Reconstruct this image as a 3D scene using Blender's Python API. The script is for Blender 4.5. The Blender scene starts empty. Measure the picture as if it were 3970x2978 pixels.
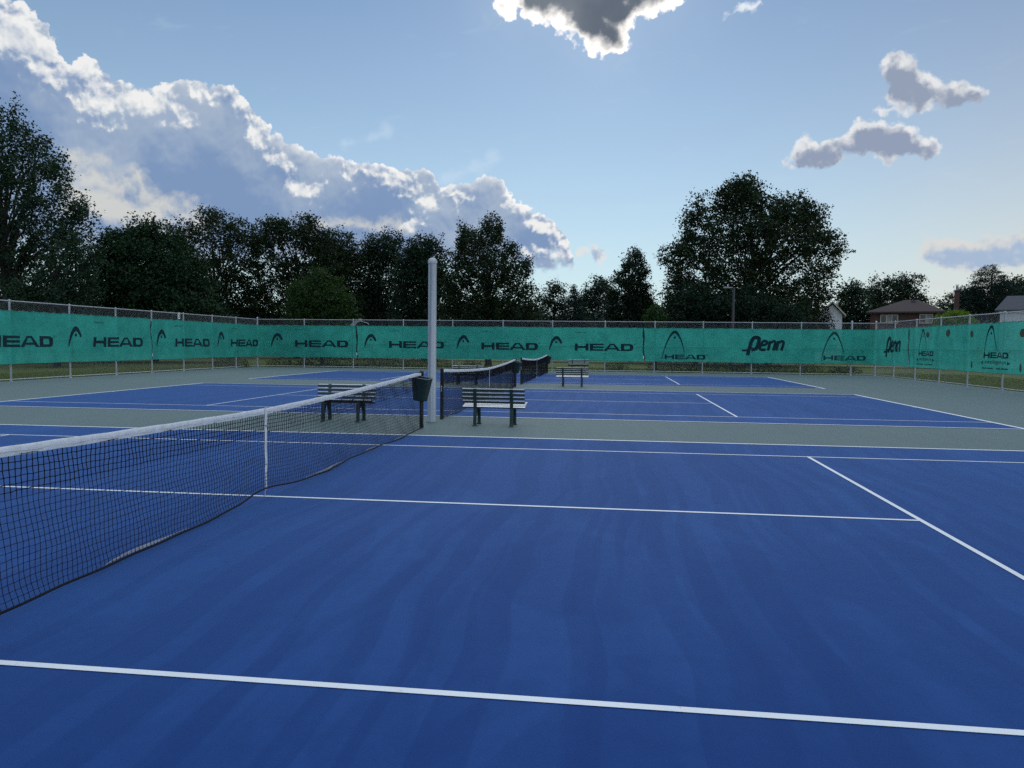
import bpy, math, random
import numpy as np
from mathutils import Matrix, Vector, noise as mnoise

scene = bpy.context.scene
COL = scene.collection
R = math.radians

# ------------------------------------------------------------------ camera
CAM = np.array([3.5082, -7.4764, 1.5981])
YAW, PIT, ROL, FPX = -0.1263, -0.0515, 0.0106, 2977.6
W0, H0 = 3970.0, 2978.0
FW = np.array([math.sin(YAW)*math.cos(PIT), math.cos(YAW)*math.cos(PIT), math.sin(PIT)])
_rt = np.array([math.cos(YAW), -math.sin(YAW), 0.0]); _up = np.cross(_rt, FW)
RT = _rt*math.cos(ROL) + _up*math.sin(ROL)
UP = -_rt*math.sin(ROL) + _up*math.cos(ROL)
FH = np.array([math.sin(YAW), math.cos(YAW), 0.0])      # horizontal view direction
RH = _rt
cd = bpy.data.cameras.new('camera'); cam = bpy.data.objects.new('camera', cd); COL.objects.link(cam)
m = Matrix(((RT[0], UP[0], -FW[0], CAM[0]), (RT[1], UP[1], -FW[1], CAM[1]), (RT[2], UP[2], -FW[2], CAM[2]), (0, 0, 0, 1)))
cam.matrix_world = m
cd.sensor_width = 36.0; cd.lens = 36.0*FPX/W0; cd.clip_start = 0.05; cd.clip_end = 6000
scene.camera = cam

K = W0/2212.0                                             # survey sheet is 2212 wide
def ray(x, y):
    d = FW + RT*((x*K - W0/2)/FPX) - UP*((y*K - H0/2)/FPX)
    return d/np.linalg.norm(d)
def at_dist(x, y, D):
    d = ray(x, y); return CAM + d*(D/np.dot(d, FH))
def azel(x, y):
    d = ray(x, y); return (math.degrees(math.atan2(d[0], d[1])), math.degrees(math.asin(d[2])))

# ------------------------------------------------------------------ exposure
vs = scene.view_settings
scene.display_settings.display_device = 'sRGB'
vs.view_transform = 'Standard'; vs.look = 'None'; vs.exposure = 0.0; vs.gamma = 1.0; vs.use_curve_mapping = False
scene.cycles.max_bounces = 8; scene.cycles.transparent_max_bounces = 16
scene.cycles.use_denoising = False

# ------------------------------------------------------------------ sun behind the top cloud
SUN_AZ, SUN_EL = -2.0, 27.0
sd = bpy.data.lights.new('sun', 'SUN'); sd.energy = 0.5; sd.angle = R(35); sd.color = (1.0, 0.96, 0.90)
so = bpy.data.objects.new('sun', sd); COL.objects.link(so)
sdir = Vector((math.sin(R(SUN_AZ))*math.cos(R(SUN_EL)), math.cos(R(SUN_AZ))*math.cos(R(SUN_EL)), math.sin(R(SUN_EL))))
so.rotation_euler = sdir.to_track_quat('Z', 'Y').to_euler(); so.location = (0, 30, 40)

# ------------------------------------------------------------------ node mini language
class S:
    """socket wrapper with arithmetic"""
    def __init__(s, nt, sock): s.nt = nt; s.s = sock
    def _m(s, op, *a):
        n = s.nt.nodes.new('ShaderNodeMath'); n.operation = op
        for i, v in enumerate((s,)+a): put(s.nt, n.inputs[i], v)
        return S(s.nt, n.outputs[0])
    def __add__(s, o): return s._m('ADD', o)
    def __sub__(s, o): return s._m('SUBTRACT', o)
    def __mul__(s, o): return s._m('MULTIPLY', o)
    def __truediv__(s, o): return s._m('DIVIDE', o)
    __radd__ = __add__; __rmul__ = __mul__
    def __rsub__(s, o): return (s*-1.0)+o
    def max(s, o): return s._m('MAXIMUM', o)
    def min(s, o): return s._m('MINIMUM', o)
    def exp(s): return s._m('EXPONENT')
    def clamp(s):
        return s.max(0.0).min(1.0)
    def smooth(s, a, b):
        n = s.nt.nodes.new('ShaderNodeMapRange'); n.interpolation_type = 'SMOOTHSTEP'; n.clamp = False
        put(s.nt, n.inputs[0], s); n.inputs[1].default_value = a; n.inputs[2].default_value = b
        return S(s.nt, n.outputs[0])
def put(nt, inp, v):
    if isinstance(v, S): nt.links.new(v.s, inp)
    elif isinstance(v, (int, float)): inp.default_value = v
    else:
        v = tuple(v)
        if len(v) == 3 and len(inp.default_value) == 4: v = v+(1.0,)
        inp.default_value = v
def vmath(nt, op, a, b=None, scale=None):
    n = nt.nodes.new('ShaderNodeVectorMath'); n.operation = op
    put(nt, n.inputs[0], a)
    if b is not None: put(nt, n.inputs[1], b)
    if scale is not None: put(nt, n.inputs['Scale'], scale)
    return S(nt, n.outputs['Value'] if op in ('LENGTH', 'DOT_PRODUCT', 'DISTANCE') else n.outputs[0])
def mixc(nt, f, a, b, mode='MIX'):
    n = nt.nodes.new('ShaderNodeMix'); n.data_type = 'RGBA'; n.blend_type = mode
    put(nt, n.inputs[0], f); put(nt, n.inputs[6], a); put(nt, n.inputs[7], b)
    return S(nt, n.outputs[2])
def noise(nt, vec, scale, detail=4, rough=0.55, dist=0.0, color=False, dim='3D'):
    n = nt.nodes.new('ShaderNodeTexNoise'); n.noise_dimensions = dim; put(nt, n.inputs['Vector'], vec)
    n.inputs['Scale'].default_value = scale; n.inputs['Detail'].default_value = detail
    n.inputs['Roughness'].default_value = rough; n.inputs['Distortion'].default_value = dist
    return S(nt, n.outputs['Color' if color else 'Fac'])
def ramp(nt, f, stops):
    n = nt.nodes.new('ShaderNodeValToRGB'); put(nt, n.inputs[0], f)
    el = n.color_ramp.elements
    while len(el) < len(stops): el.new(0.5)
    for e, (p, c) in zip(el, stops): e.position = p; e.color = tuple(c)+(1.0,)
    return S(nt, n.outputs[0])
def lin(r, g, b):
    f = lambda c: (c/255/12.92) if c/255 <= 0.04045 else ((c/255+0.055)/1.055)**2.4
    return (f(r), f(g), f(b))

# ------------------------------------------------------------------ world: Nishita sky with clouds
SKY = 0.08
world = bpy.data.worlds.new('World'); scene.world = world; world.use_nodes = True
wt = world.node_tree; wt.nodes.clear()
bg = wt.nodes.new('ShaderNodeBackground'); bg.inputs[1].default_value = SKY
wo = wt.nodes.new('ShaderNodeOutputWorld'); wt.links.new(bg.outputs[0], wo.inputs[0])
sky = wt.nodes.new('ShaderNodeTexSky'); sky.sky_type = 'NISHITA'; sky.sun_disc = False
sky.sun_elevation = R(SUN_EL); sky.sun_rotation = R(SUN_AZ)
sky.altitude = 200; sky.air_density = 1.0; sky.dust_density = 0.06; sky.ozone_density = 1.5
tc = wt.nodes.new('ShaderNodeTexCoord')
sx = wt.nodes.new('ShaderNodeSeparateXYZ'); wt.links.new(tc.outputs['Generated'], sx.inputs[0])
X, Y, Z = (S(wt, o) for o in sx.outputs)
AZ = X._m('ARCTAN2', Y)*57.29578
EL = Z.min(1.0).max(-1.0)._m('ARCSINE')*57.29578
cb = wt.nodes.new('ShaderNodeCombineXYZ'); put(wt, cb.inputs[0], AZ); put(wt, cb.inputs[1], EL)
P0 = S(wt, cb.outputs[0])
w1 = vmath(wt, 'SUBTRACT', noise(wt, P0, 0.42, 6, 0.62, color=True, dim='2D'), (0.5, 0.5, 0.5))
P1 = vmath(wt, 'ADD', P0, vmath(wt, 'MULTIPLY', w1, (1.9, 1.6, 0)))           # strongly broken edges
P2 = P1
fine = noise(wt, P0, 0.9, 7, 0.62, dim='2D')-0.5
big = noise(wt, P0, 0.16, 4, 0.5, dim='2D')
# light relief: difference of the field towards the sun
fA = noise(wt, P0, 0.55, 6, 0.58, dim='2D')
fB = noise(wt, vmath(wt, 'ADD', P0, (0.12, 0.40, 0)), 0.55, 6, 0.58, dim='2D')
relief = (fA-fB)*3.2
soft = big
def vor(P, sc):
    n = wt.nodes.new('ShaderNodeTexVoronoi'); n.voronoi_dimensions = '2D'; n.feature = 'F1'; put(wt, n.inputs['Vector'], P); n.inputs['Scale'].default_value = sc
    return S(wt, n.outputs['Distance'])
def puffs(P): return vor(P, 0.55)*0.55+vor(P, 1.3)*0.30+vor(P, 2.9)*0.15
PV = vmath(wt, 'ADD', P0, vmath(wt, 'MULTIPLY', w1, (1.0, 0.9, 0)))
pA = puffs(PV)
relief = relief*0.45+(puffs(vmath(wt, 'ADD', PV, (0.10, 0.34, 0.0)))-pA)*1.9
fine = fine*0.45+(0.42-pA)*1.1
def capsule(P, a, b, r):
    (ax, ay), (bx, by) = azel(*a), azel(*b)
    if abs(ax-bx)+abs(ay-by) < 1e-6: bx += 0.01
    ba = (bx-ax, by-ay, 0.0); L2 = ba[0]**2+ba[1]**2
    pa = vmath(wt, 'SUBTRACT', P, (ax, ay, 0.0))
    h = (vmath(wt, 'DOT_PRODUCT', pa, tuple(c/L2 for c in ba))).clamp()
    q = vmath(wt, 'SCALE', ba, scale=h)
    return (vmath(wt, 'DISTANCE', pa, q)*-1.0)+(r/29.0)
def union(P, shapes):
    d = None
    for (a, b, r) in shapes:
        c = capsule(P, a, b, r)
        d = c if d is None else d._m('SMOOTH_MAX', c, 0.35)
    return d
def curve(P, pts):
    n = wt.nodes.new('ShaderNodeFloatCurve'); mp = n.mapping; c = mp.curves[0]
    q = sorted(azel(*p) for p in pts)
    q = [((a+60)/120, (e+10)/60) for a, e in q]
    while len(c.points) < len(q): c.points.new(0.5, 0.5)
    for pt, (a, e) in zip(c.points, q): pt.location = (a, e); pt.handle_type = 'VECTOR'
    mp.update()
    s = wt.nodes.new('ShaderNodeSeparateXYZ'); put(wt, s.inputs[0], P)
    az, el = S(wt, s.outputs[0]), S(wt, s.outputs[1])
    put(wt, n.inputs['Value'], (az+60.0)/120.0)
    return S(wt, n.outputs[0])*60.0-10.0-el
def cl(r, g, b): return tuple(c/SKY for c in lin(r, g, b))

base = S(wt, sky.outputs[0])
# pale haze the low sky carries, warmer towards the right
hz = (EL*-0.085).exp()
hue = AZ.smooth(0.0, 36.0)
hazec = mixc(wt, hue, cl(208, 231, 236), cl(222, 219, 208))
col = mixc(wt, 1.0, base, (0.86, 0.97, 1.08), 'MULTIPLY')
col = mixc(wt, (hz*(1.0+hue*0.25)).clamp(), col, hazec)
# broken bright cloud added out of view, overhead and behind, to lift ground light
out_ = EL.smooth(30, 46).max((AZ._m('ABSOLUTE')).smooth(48, 75))*EL.smooth(-1, 6)
ovc = noise(wt, vmath(wt, 'MULTIPLY', S(wt, tc.outputs['Generated']), (1.0, 1.0, 1.6)), 2.6, 6, 0.58)
ovm = ovc.smooth(0.40, 0.58)
ovcol = mixc(wt, ovc.smooth(0.55, 0.75), tuple(c/SKY for c in (0.98, 1.14, 1.36)), tuple(c/SKY for c in (0.80, 0.95, 1.18)))
col = mixc(wt, out_*(ovm*0.55+0.40), col, ovcol)
# thin cirrus
cir = noise(wt, vmath(wt, 'MULTIPLY', P0, (0.05, 0.14, 0)), 3.0, 5, 0.6, 1.2)
col = mixc(wt, (cir.smooth(0.56, 0.82))*0.16, col, cl(210, 225, 238))
for pts in ([((745, 310), (800, 302), 3), ((800, 302), (835, 285), 4), ((835, 285), (838, 278), 3)], [((960, 385), (1030, 362), 5), ((1030, 362), (1068, 345), 7), ((1068, 345), (1055, 338), 4)]):
    d = union(P0, pts)+fine*0.8
    col = mixc(wt, d.smooth(-0.5, 0.3)*0.38, col, cl(205, 224, 240))

# ---- main bank
bank = curve(P1, [(-260, -160), (-60, -45), (30, -2), (75, 20), (108, 50), (122, 100), (138, 128), (160, 118), (185, 120), (225, 138), (245, 172), (300, 186), (345, 193),
                  (375, 180), (430, 172), (480, 184), (530, 217), (575, 258), (588, 292), (612, 306), (650, 320), (700, 334), (745, 346), (800, 352), (850, 357), (905, 360),
                  (930, 367), (945, 388), (952, 408), (978, 405), (1000, 392), (1040, 384), (1075, 388), (1095, 402), (1112, 428), (1150, 452), (1180, 468), (1200, 486),
                  (1222, 500), (1234, 530), (1240, 640), (1300, 760)])
a_bank = (bank+fine*0.9).smooth(0.0, 0.16)
interior = mixc(wt, (soft+relief*0.09).smooth(0.34, 0.66), cl(124, 150, 188), cl(158, 176, 200))
rim = ((bank+fine*0.6).max(0.0)*-1.7).exp()
hot = union(P2, [((-30, 50), (50, 60), 34), ((50, 35), (105, 110), 24), ((60, 110), (112, 165), 22), ((150, 135), (225, 190), 22), ((195, 215), (330, 218), 28), ((330, 205), (400, 245), 16), ((395, 240), (420, 262), 7),
                 ((420, 188), (520, 225), 7), ((520, 225), (570, 300), 15), ((570, 300), (590, 345), 8), ((612, 345), (625, 395), 7), ((625, 395), (660, 418), 10), ((660, 418), (700, 412), 12),
                 ((745, 358), (800, 372), 12), ((800, 372), (880, 385), 16), ((850, 400), (925, 430), 12), ((925, 430), (893, 478), 7), ((960, 415), (1000, 425), 11),
                 ((1105, 425), (1160, 480), 10), ((1160, 480), (1225, 530), 14), ((1120, 545), (1225, 545), 6)])
cream = union(P2, [((170, 380), (260, 400), 16), ((190, 430), (330, 470), 34), ((330, 440), (430, 478), 18), ((300, 385), (322, 420), 12), ((160, 340), (230, 350), 10), ((690, 488), (880, 486), 5)])
bc = mixc(wt, (cream+relief*0.6+(fA-0.5)*1.6).smooth(-0.7, 0.9)*0.85, interior, cl(214, 214, 208))
bright = (rim*0.75+(hot+relief*0.9+(fA-0.5)*1.5).smooth(-0.35, 0.55)*0.9)*(0.72+relief*0.9)
bc = mixc(wt, bright.clamp(), bc, cl(238, 239, 238))
bc = mixc(wt, ((bank.max(0.0)*-6.0).exp()*0.6*(AZ.smooth(-36, -20))).clamp(), bc, cl(255, 255, 255))
col = mixc(wt, a_bank*(EL+fine*2.5).smooth(5.3, 6.5), col, bc)

# ---- dark cloud in front of the sun
P3 = P1
dk = union(P3, [((1160, -30), (1400, -40), 60), ((1260, -10), (1330, 20), 50), ((1120, -70), (1420, -60), 62), ((1150, 0), (1230, 20), 28), ((1220, 0), (1290, 55), 48), ((1290, 40), (1320, 75), 40), ((1330, 40), (1380, -10), 40), ((1360, 20), (1372, 34), 12), ((1420, -20), (1450, -12), 18), ((1080, 5), (1110, 30), 14)])
dkf = dk+fine*1.5
a_dk = (dkf+relief*0.12).smooth(-0.12, 0.34)
shade = (dk+(fA-0.5)*0.6+fine*0.4).smooth(0.25, 1.15)
dcol = mixc(wt, shade, tuple(1.25*v for v in cl(255, 250, 244)), mixc(wt, soft.smooth(0.3, 0.7), cl(98, 108, 122), cl(122, 130, 140)))
halo = (dk*0.5).exp()*0.10
col = mixc(wt, halo.clamp(), col, cl(235, 243, 250))
col = mixc(wt, a_dk, col, dcol)

# ---- separate small clouds: shapes, lit colour, shade colour
PS = vmath(wt, 'ADD', P1, (-0.12, 0.42, 0.0))
def small(shapes, lit, shd, lo=0.15, hi=0.75, P=P1, soften=0.30, k=1.0):
    global col
    d = union(P, shapes); e_ = union(PS, shapes)
    a = (d+fine*0.8).smooth(-0.02, soften+0.06)
    sh = ((e_*0.6+d*0.5)+(soft-0.5)*0.8+(fA-0.5)*1.2+relief*-0.55).smooth(lo, hi)
    c = mixc(wt, sh, lit, shd)
    col = mixc(wt, a*k, col, c)
small([((1560, 30), (1590, 20), 7), ((1590, 15), (1635, 5), 9)], cl(240, 245, 250), cl(200, 215, 235), 0.3, 1.2, k=0.85)
small([((1930, 140), (1945, 200), 26), ((1960, 160), (1990, 205), 34), ((2000, 195), (2060, 208), 22), ((2060, 200), (2112, 210), 16), ((1960, 170), (2070, 205), 20), ((1905, 235), (1960, 228), 8)], cl(228, 230, 232), cl(148, 160, 181), -0.15, 0.72)
small([((1735, 325), (1790, 340), 27), ((1790, 315), (1850, 305), 22), ((1860, 300), (1940, 305), 36), ((1940, 300), (2000, 318), 24), ((1700, 350), (1740, 352), 8), ((1990, 325), (2020, 325), 8), ((1860, 252), (1870, 258), 5)], cl(230, 232, 234), cl(147, 159, 182), -0.15, 0.72)
small([((1255, 548), (1310, 548), 12), ((1285, 538), (1305, 545), 17)], cl(222, 226, 228), cl(165, 185, 210), 0.2, 0.6)
small([((2010, 540), (2060, 550), 26), ((2060, 555), (2200, 545), 34), ((2130, 530), (2260, 520), 22), ((2200, 530), (2300, 510), 20)], cl(216, 217, 215), cl(166, 186, 212), 0.10, 1.0, soften=0.35)
small([((2000, 612), (2060, 618), 12), ((1990, 590), (2050, 602), 8)], cl(214, 218, 218), cl(186, 202, 214), 0.1, 0.8, soften=0.6, k=0.6)
put(wt, bg.inputs[0], col)
world.cycles.sampling_method = 'MANUAL'; world.cycles.sample_map_resolution = 1024

# ------------------------------------------------------------------ materials
def material(name):
    mt = bpy.data.materials.new(name); mt.use_nodes = True; nt = mt.node_tree
    return mt, nt, nt.nodes['Principled BSDF']
def objco(nt):
    t = nt.nodes.new('ShaderNodeTexCoord'); return S(nt, t.outputs['Object'])
def simple(name, c, rough=0.6, metal=0.0, var=0.12, scale=8.0, spec=0.5, bump=0.0, coat=0.0):
    mt, nt, b = material(name); co = objco(nt)
    n = noise(nt, co, scale, 5, 0.6)
    put(nt, b.inputs['Base Color'], ramp(nt, n, [(0.25, [v*(1-var*1.6) for v in c]), (0.75, [min(1, v*(1+var*1.6)) for v in c])]))
    put(nt, b.inputs['Roughness'], (n-0.5)*0.25+rough)
    b.inputs['Metallic'].default_value = metal; b.inputs['Specular IOR Level'].default_value = spec
    b.inputs['Coat Weight'].default_value = coat
    if bump:
        bn = nt.nodes.new('ShaderNodeBump'); put(nt, bn.inputs['Height'], noise(nt, co, scale*6, 3)); bn.inputs['Strength'].default_value = bump; bn.inputs['Distance'].default_value = 0.01
        nt.links.new(bn.outputs[0], b.inputs['Normal'])
    return mt

def court_mat(name, c0, c1, c2, streak=1.0, seed=0.0, rough=0.55, spec=0.5, sheen=(0.30, 0.56, 1.0, 1)):
    mt, nt, b = material(name); co = objco(nt)
    co = vmath(nt, 'ADD', co, (seed*13.7, seed*5.1, seed))
    wob = vmath(nt, 'SUBTRACT', noise(nt, vmath(nt, 'MULTIPLY', co, (0.16, 0.22, 1)), 1.0, 2, 0.5, color=True), (0.5, 0.5, 0.5))
    q = vmath(nt, 'ADD', co, vmath(nt, 'MULTIPLY', wob, (0.9, 0.0, 0)))
    st = noise(nt, vmath(nt, 'MULTIPLY', q, (4.2, 0.06, 1)), 1.0, 1.5, 0.5)
    st2 = noise(nt, vmath(nt, 'ADD', vmath(nt, 'MULTIPLY', q, (1.2, 0.16, 1)), (9, 4, 2)), 1.0, 4, 0.6)
    sm = noise(nt, vmath(nt, 'MULTIPLY', co, (0.9, 0.30, 1)), 1.0, 2, 0.5, 1.6)
    blot = noise(nt, co, 0.33, 5, 0.6)
    grit = noise(nt, co, 160.0, 2, 0.6)
    mott = noise(nt, co, 6.0, 6, 0.65)
    s = (st.smooth(0.47, 0.51)*0.14+st2.smooth(0.46, 0.53)*0.09+sm.smooth(0.56, 0.60)*0.10)*streak+blot*0.36+mott*0.30+(grit-0.5)*0.36+0.04
    base = ramp(nt, s, [(0.12, c0), (0.50, c1), (0.92, c2)])
    sc = noise(nt, vmath(nt, 'MULTIPLY', co, (1.2, 4.5, 1)), 2.0, 6, 0.72)
    spk = noise(nt, co, 34.0, 3, 0.6)
    base = mixc(nt, (sc.smooth(0.69, 0.79)*0.40+spk.smooth(0.74, 0.80)*0.25), base, tuple(min(1, v*2.2+0.06) for v in c2))
    put(nt, b.inputs['Base Color'], base)
    put(nt, b.inputs['Roughness'], (s-0.5)*-0.12+rough)
    b.inputs['Specular IOR Level'].default_value = spec
    b.inputs['Sheen Weight'].default_value = 0.24 if streak > 0.5 else 0.24; b.inputs['Sheen Roughness'].default_value = 0.45; b.inputs['Sheen Tint'].default_value = sheen
    bn = nt.nodes.new('ShaderNodeBump'); put(nt, bn.inputs['Height'], grit+mott*0.5); bn.inputs['Strength'].default_value = 0.35; bn.inputs['Distance'].default_value = 0.003
    nt.links.new(bn.outputs[0], b.inputs['Normal'])
    return mt
M = {}
M['blue'] = [court_mat('blue_acrylic_%s' % w, (0.007, 0.031, 0.142), (0.010, 0.043, 0.174), (0.017, 0.068, 0.240), 1.0, sd_, 0.75, 0.03) for w, sd_ in (('near', 0.0), ('middle', 3.0), ('far', 7.0))]
M['green_court'] = court_mat('grey_green_acrylic', (0.060, 0.092, 0.084), (0.080, 0.118, 0.104), (0.112, 0.152, 0.130), 0.35, 11.0, 0.7, 0.06, (0.7, 0.85, 0.9, 1))
def line_mat():
    mt, nt, b = material('white_line_paint'); co = objco(nt)
    n = noise(nt, co, 30.0, 6, 0.75); n2 = noise(nt, co, 2.2, 4, 0.6)
    c = mixc(nt, n2.smooth(0.35, 0.75)*0.22, (0.80, 0.82, 0.82), (0.52, 0.58, 0.62))
    put(nt, b.inputs['Base Color'], mixc(nt, (n+n2*0.35).smooth(0.80, 0.92)*0.65, c, (0.12, 0.20, 0.36))); b.inputs['Roughness'].default_value = 0.6
    return mt
M['line'] = line_mat()
M['black'] = simple('black_paint', (0.010, 0.010, 0.012), 0.38, var=0.3)
M['twine'] = simple('black_twine', (0.006, 0.006, 0.010), 0.75, var=0.2, spec=0.2)
M['band'] = simple('white_canvas', (0.70, 0.72, 0.73), 0.8, var=0.10, scale=14, bump=0.4)
M['dirtyband'] = simple('grey_white_tape', (0.50, 0.51, 0.50), 0.8, var=0.2, scale=10)
M['galv'] = simple('galvanised_steel', (0.44, 0.46, 0.48), 0.5, metal=0.35, var=0.12, scale=9)
M['wire'] = simple('galvanised_wire', (0.34, 0.36, 0.38), 0.5, metal=0.3, var=0.1)
M['bench'] = simple('dark_green_plastic', (0.012, 0.034, 0.030), 0.34, var=0.15, spec=1.0, coat=1.0)
def slat_mat():  # upward faces coloured pale, painting in the sky's glancing shine
    mt, nt, b = material('sheen_topped_green_slats'); g = nt.nodes.new('ShaderNodeNewGeometry'); sp = nt.nodes.new('ShaderNodeSeparateXYZ'); nt.links.new(g.outputs['Normal'], sp.inputs[0])
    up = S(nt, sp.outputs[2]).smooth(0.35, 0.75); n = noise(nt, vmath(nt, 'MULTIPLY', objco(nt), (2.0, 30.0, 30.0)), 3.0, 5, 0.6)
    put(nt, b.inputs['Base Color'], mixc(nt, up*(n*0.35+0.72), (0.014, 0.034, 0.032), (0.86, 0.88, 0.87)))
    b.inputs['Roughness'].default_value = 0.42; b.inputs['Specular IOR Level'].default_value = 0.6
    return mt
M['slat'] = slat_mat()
M['benchmetal'] = simple('dark_green_cast_iron', (0.010, 0.032, 0.028), 0.42, var=0.2)
M['bin'] = simple('dark_green_bin_plastic', (0.006, 0.026, 0.024), 0.45, var=0.15)
M['binrim'] = simple('worn_bin_rim', (0.20, 0.23, 0.22), 0.5, var=0.2)
M['ink'] = simple('banner_ink', (0.008, 0.030, 0.040), 0.85, var=0.2, scale=20, spec=0.2)
M['inkfade'] = simple('faded_banner_ink', (0.014, 0.075, 0.072), 0.85, var=0.3, scale=16, spec=0.2)
M['white'] = simple('white_plastic', (0.70, 0.70, 0.69), 0.5, var=0.06)
M['sheet'] = simple('weathered_grey_sheet', (0.26, 0.28, 0.31), 0.7, var=0.15)
M['brickmortar'] = None

def cloth_mat():
    mt, nt, b = material('green_windscreen_mesh')
    co = objco(nt)
    weave = noise(nt, vmath(nt, 'MULTIPLY', co, (1.0, 1.0, 14.0)), 5.0, 5, 0.6)
    blot = noise(nt, co, 1.3, 5, 0.6)
    c = ramp(nt, weave*0.45+blot*0.55, [(0.36, (0.036, 0.320, 0.255)), (0.64, (0.065, 0.520, 0.415))])
    put(nt, b.inputs['Base Color'], c); b.inputs['Roughness'].default_value = 0.8; b.inputs['Specular IOR Level'].default_value = 0.2
    tr = nt.nodes.new('ShaderNodeBsdfTranslucent'); put(nt, tr.inputs[0], mixc(nt, 1.0, c, (1.5, 1.5, 1.5), 'MULTIPLY'))
    tp = nt.nodes.new('ShaderNodeBsdfTransparent'); tp.inputs[0].default_value = (0.55, 0.9, 0.82, 1)
    a = nt.nodes.new('ShaderNodeMixShader'); a.inputs[0].default_value = 0.42
    nt.links.new(b.outputs[0], a.inputs[1]); nt.links.new(tr.outputs[0], a.inputs[2])
    bb = nt.nodes.new('ShaderNodeMixShader'); bb.inputs[0].default_value = 0.15
    nt.links.new(a.outputs[0], bb.inputs[1]); nt.links.new(tp.outputs[0], bb.inputs[2])
    nt.links.new(bb.outputs[0], nt.nodes['Material Output'].inputs[0])
    return mt
M['cloth'] = cloth_mat()

def leaf_mat(name, c, tr=0.25, rough=0.55):
    mt, nt, b = material(name)
    g = nt.nodes.new('ShaderNodeNewGeometry'); rnd = S(nt, g.outputs['Random Per Island'])
    n = noise(nt, objco(nt), 0.45, 3, 0.6)
    f = rnd*0.30+n*0.45+0.12
    cc = ramp(nt, f, [(0.1, [v*0.62 for v in c]), (0.5, c), (0.95, (c[0]*1.75, c[1]*1.5, c[2]*1.15))])
    put(nt, b.inputs['Base Color'], cc); b.inputs['Roughness'].default_value = rough; b.inputs['Specular IOR Level'].default_value = 0.10
    t = nt.nodes.new('ShaderNodeBsdfTranslucent'); put(nt, t.inputs[0], mixc(nt, 1.0, cc, (1.3, 1.5, 0.7), 'MULTIPLY'))
    a = nt.nodes.new('ShaderNodeMixShader'); a.inputs[0].default_value = tr
    nt.links.new(b.outputs[0], a.inputs[1]); nt.links.new(t.outputs[0], a.inputs[2])
    nt.links.new(a.outputs[0], nt.nodes['Material Output'].inputs[0])
    return mt
M['leaf_dark'] = leaf_mat('dark_leaves', (0.016, 0.034, 0.020), 0.12)
M['leaf_oak'] = leaf_mat('oak_leaves', (0.022, 0.038, 0.018), 0.14)
M['leaf_maple'] = leaf_mat('maple_leaves', (0.024, 0.050, 0.030), 0.16)
M['leaf_norway'] = leaf_mat('dense_maple_leaves', (0.018, 0.044, 0.020), 0.10)
M['leaf_light'] = leaf_mat('fresh_green_leaves', (0.030, 0.062, 0.018), 0.18)
M['leaf_lime'] = leaf_mat('lime_green_leaves', (0.12, 0.20, 0.03), 0.30)
M['needles'] = leaf_mat('spruce_needles', (0.018, 0.040, 0.032), 0.05)
M['weeds'] = leaf_mat('tall_weeds', (0.050, 0.075, 0.028), 0.25)
M['bark'] = simple('dark_bark', (0.030, 0.026, 0.022), 0.9, var=0.3, scale=4)

# ------------------------------------------------------------------ object helpers
def link(name, me, mat=None, parent=None, loc=None):
    o = bpy.data.objects.new(name, me); COL.objects.link(o)
    if mat is not None and me is not None: me.materials.append(mat)
    if parent is not None: o.parent = parent
    if loc is not None: o.location = loc
    return o
def tag(o, label=None, cat=None, group=None, kind=None):
    if label: o['label'] = label
    if cat: o['category'] = cat
    if group: o['group'] = group
    if kind: o['kind'] = kind
    return o
def empty(name, loc=(0, 0, 0), rz=0.0):
    o = bpy.data.objects.new(name, None); COL.objects.link(o); o.location = loc; o.rotation_euler = (0, 0, rz); o.empty_display_size = 0.2
    return o
def copy_tree(o, parent=None):
    c = o.copy(); COL.objects.link(c)
    if parent is not None: c.parent = parent
    for ch in list(o.children): copy_tree(ch, c)
    return c
def np_mesh(name, verts, quads, smooth=False):
    """fast mesh from an (n,3) array and an (m,4) or (m,3) index array"""
    verts = np.asarray(verts, np.float32).reshape(-1, 3); quads = np.asarray(quads, np.int32)
    k = quads.shape[1]; me = bpy.data.meshes.new(name)
    me.vertices.add(len(verts)); me.vertices.foreach_set('co', verts.ravel())
    me.loops.add(quads.size); me.loops.foreach_set('vertex_index', quads.ravel())
    me.polygons.add(len(quads)); me.polygons.foreach_set('loop_start', np.arange(0, quads.size, k, dtype=np.int32))
    try: me.polygons.foreach_set('loop_total', np.full(len(quads), k, np.int32))
    except Exception: pass
    if smooth: me.polygons.foreach_set('use_smooth', np.ones(len(quads), bool))
    me.update(calc_edges=True); me.validate()
    return me
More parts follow.
